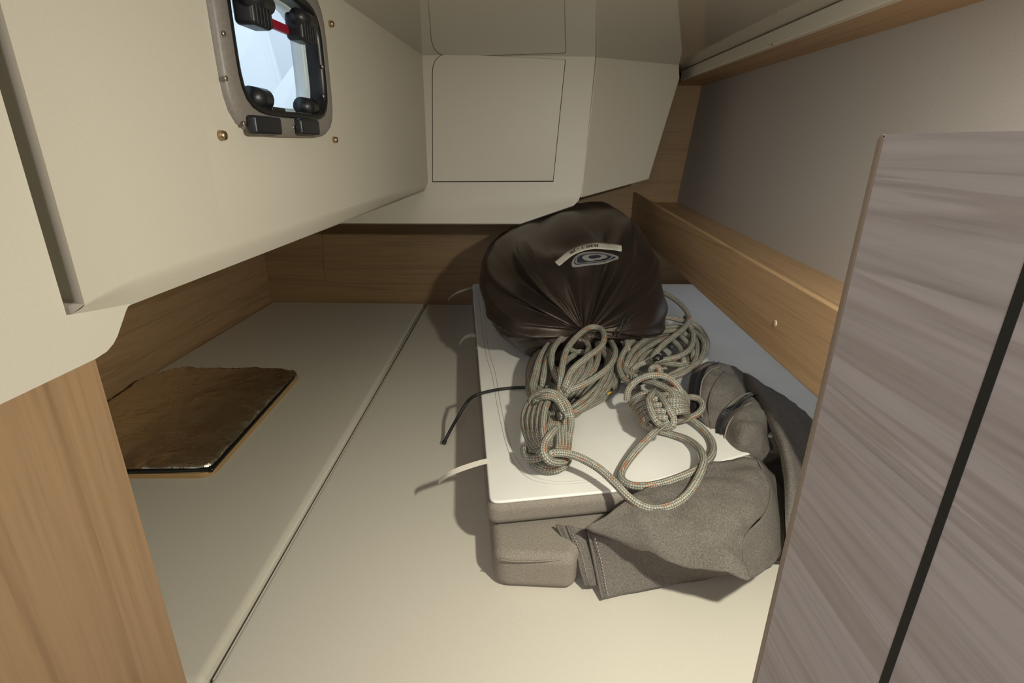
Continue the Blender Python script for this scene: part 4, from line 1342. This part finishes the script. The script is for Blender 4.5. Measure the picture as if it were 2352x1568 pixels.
        mobj('zip_teeth', tv_, tf_, BLACK, zp, kind='stuff')
        return zp
    zipper([(1600, 955, .176), (1595, 910, .196), (1602, 868, .217), (1618, 846, .226), (1645, 836, .222)], 0.019, root)
    tube('seam_ridge', catmull(P([(1633, 985, .166), (1628, 928, .194), (1640, 885, .216), (1664, 853, .224)]), 6), 0.0016, CANVAS, root, 6)
    # second zipped fold in front of it
    rows = [
        P([(1650, 1010, .150), (1662, 962, .178), (1688, 930, .196), (1718, 910, .200), (1735, 908, .192)]),
        P([(1668, 1030, .150), (1680, 982, .184), (1702, 950, .202), (1732, 926, .204), (1750, 926, .190)]),
        P([(1690, 1050, .140), (1702, 1012, .184), (1728, 980, .198), (1752, 962, .192), (1765, 964, .172)]),
        P([(1712, 1062, .13), (1726, 1036, .168), (1748, 1012, .176), (1764, 996, .166), (1772, 1000, .150)]),
        P([(1745, 1068, .11), (1752, 1054, .14), (1764, 1040, .146), (1772, 1030, .136), (1776, 1034, .12)]),
    ]
    patch('zipped_fold', rows, 7, 7, CANVAS, root, 0.0022, 0.010, 28)
    zipper([(1652, 1006, .158), (1664, 962, .184), (1690, 932, .202), (1718, 914, .206), (1733, 911, .200)], 0.017, root)
    for l in ([(1662, 1012, .160), (1674, 972, .188), (1698, 943, .204), (1722, 926, .207), (1738, 922, .200)], [(1642, 1000, .158), (1655, 955, .184), (1684, 922, .202), (1714, 904, .205), (1730, 903, .199)]):
        tube('zip_piping', catmull(P(l), 6), 0.0014, STITCH2, root, 6)
    tube('zip_piping', catmull(P([(1613, 958, .178), (1608, 912, .198), (1614, 872, .219), (1632, 850, .227), (1654, 842, .222)]), 6), 0.0014, STITCH2, root, 6)
    # outer panel running down beside the door
    rows = [
        P([(1700, 856, .200), (1730, 905, .196), (1772, 985, .186), (1798, 1080, .165), (1804, 1190, .130), (1806, 1270, .09)]),
        P([(1716, 862, .207), (1754, 910, .208), (1794, 990, .198), (1816, 1085, .174), (1818, 1190, .134), (1814, 1270, .09)]),
        P([(1752, 884, .200), (1804, 936, .200), (1836, 1010, .180), (1846, 1090, .160), (1846, 1190, .12), (1840, 1270, .08)]),
        P([(1800, 914, .180), (1850, 968, .176), (1895, 1040, .160), (1905, 1110, .13), (1900, 1200, .10), (1890, 1270, .07)]),
        P([(1826, 926, .1685), (1880, 980, .168), (1930, 1050, .15), (1935, 1120, .10), (1930, 1200, .08), (1920, 1270, .05)]),
    ]
    patch('outer_panel', rows, 7, 7, CANVAS, root, 0.0022, 0.010, 18)
    # dark inner layer in the gap between the folds
    rows = [
        P([(1640, 960, .09), (1720, 900, .10), (1790, 960, .08)]),
        P([(1680, 1060, .08), (1740, 1040, .07), (1800, 1080, .06)]),
        P([(1720, 1180, .06), (1770, 1180, .05), (1810, 1200, .04)]),
        P([(1740, 1300, .02), (1780, 1290, .02), (1815, 1290, .02)]),
    ]
    patch('inner_layer', rows, 6, 5, CANVAS, root, 0.0022, 0.006, 20)
canvas()
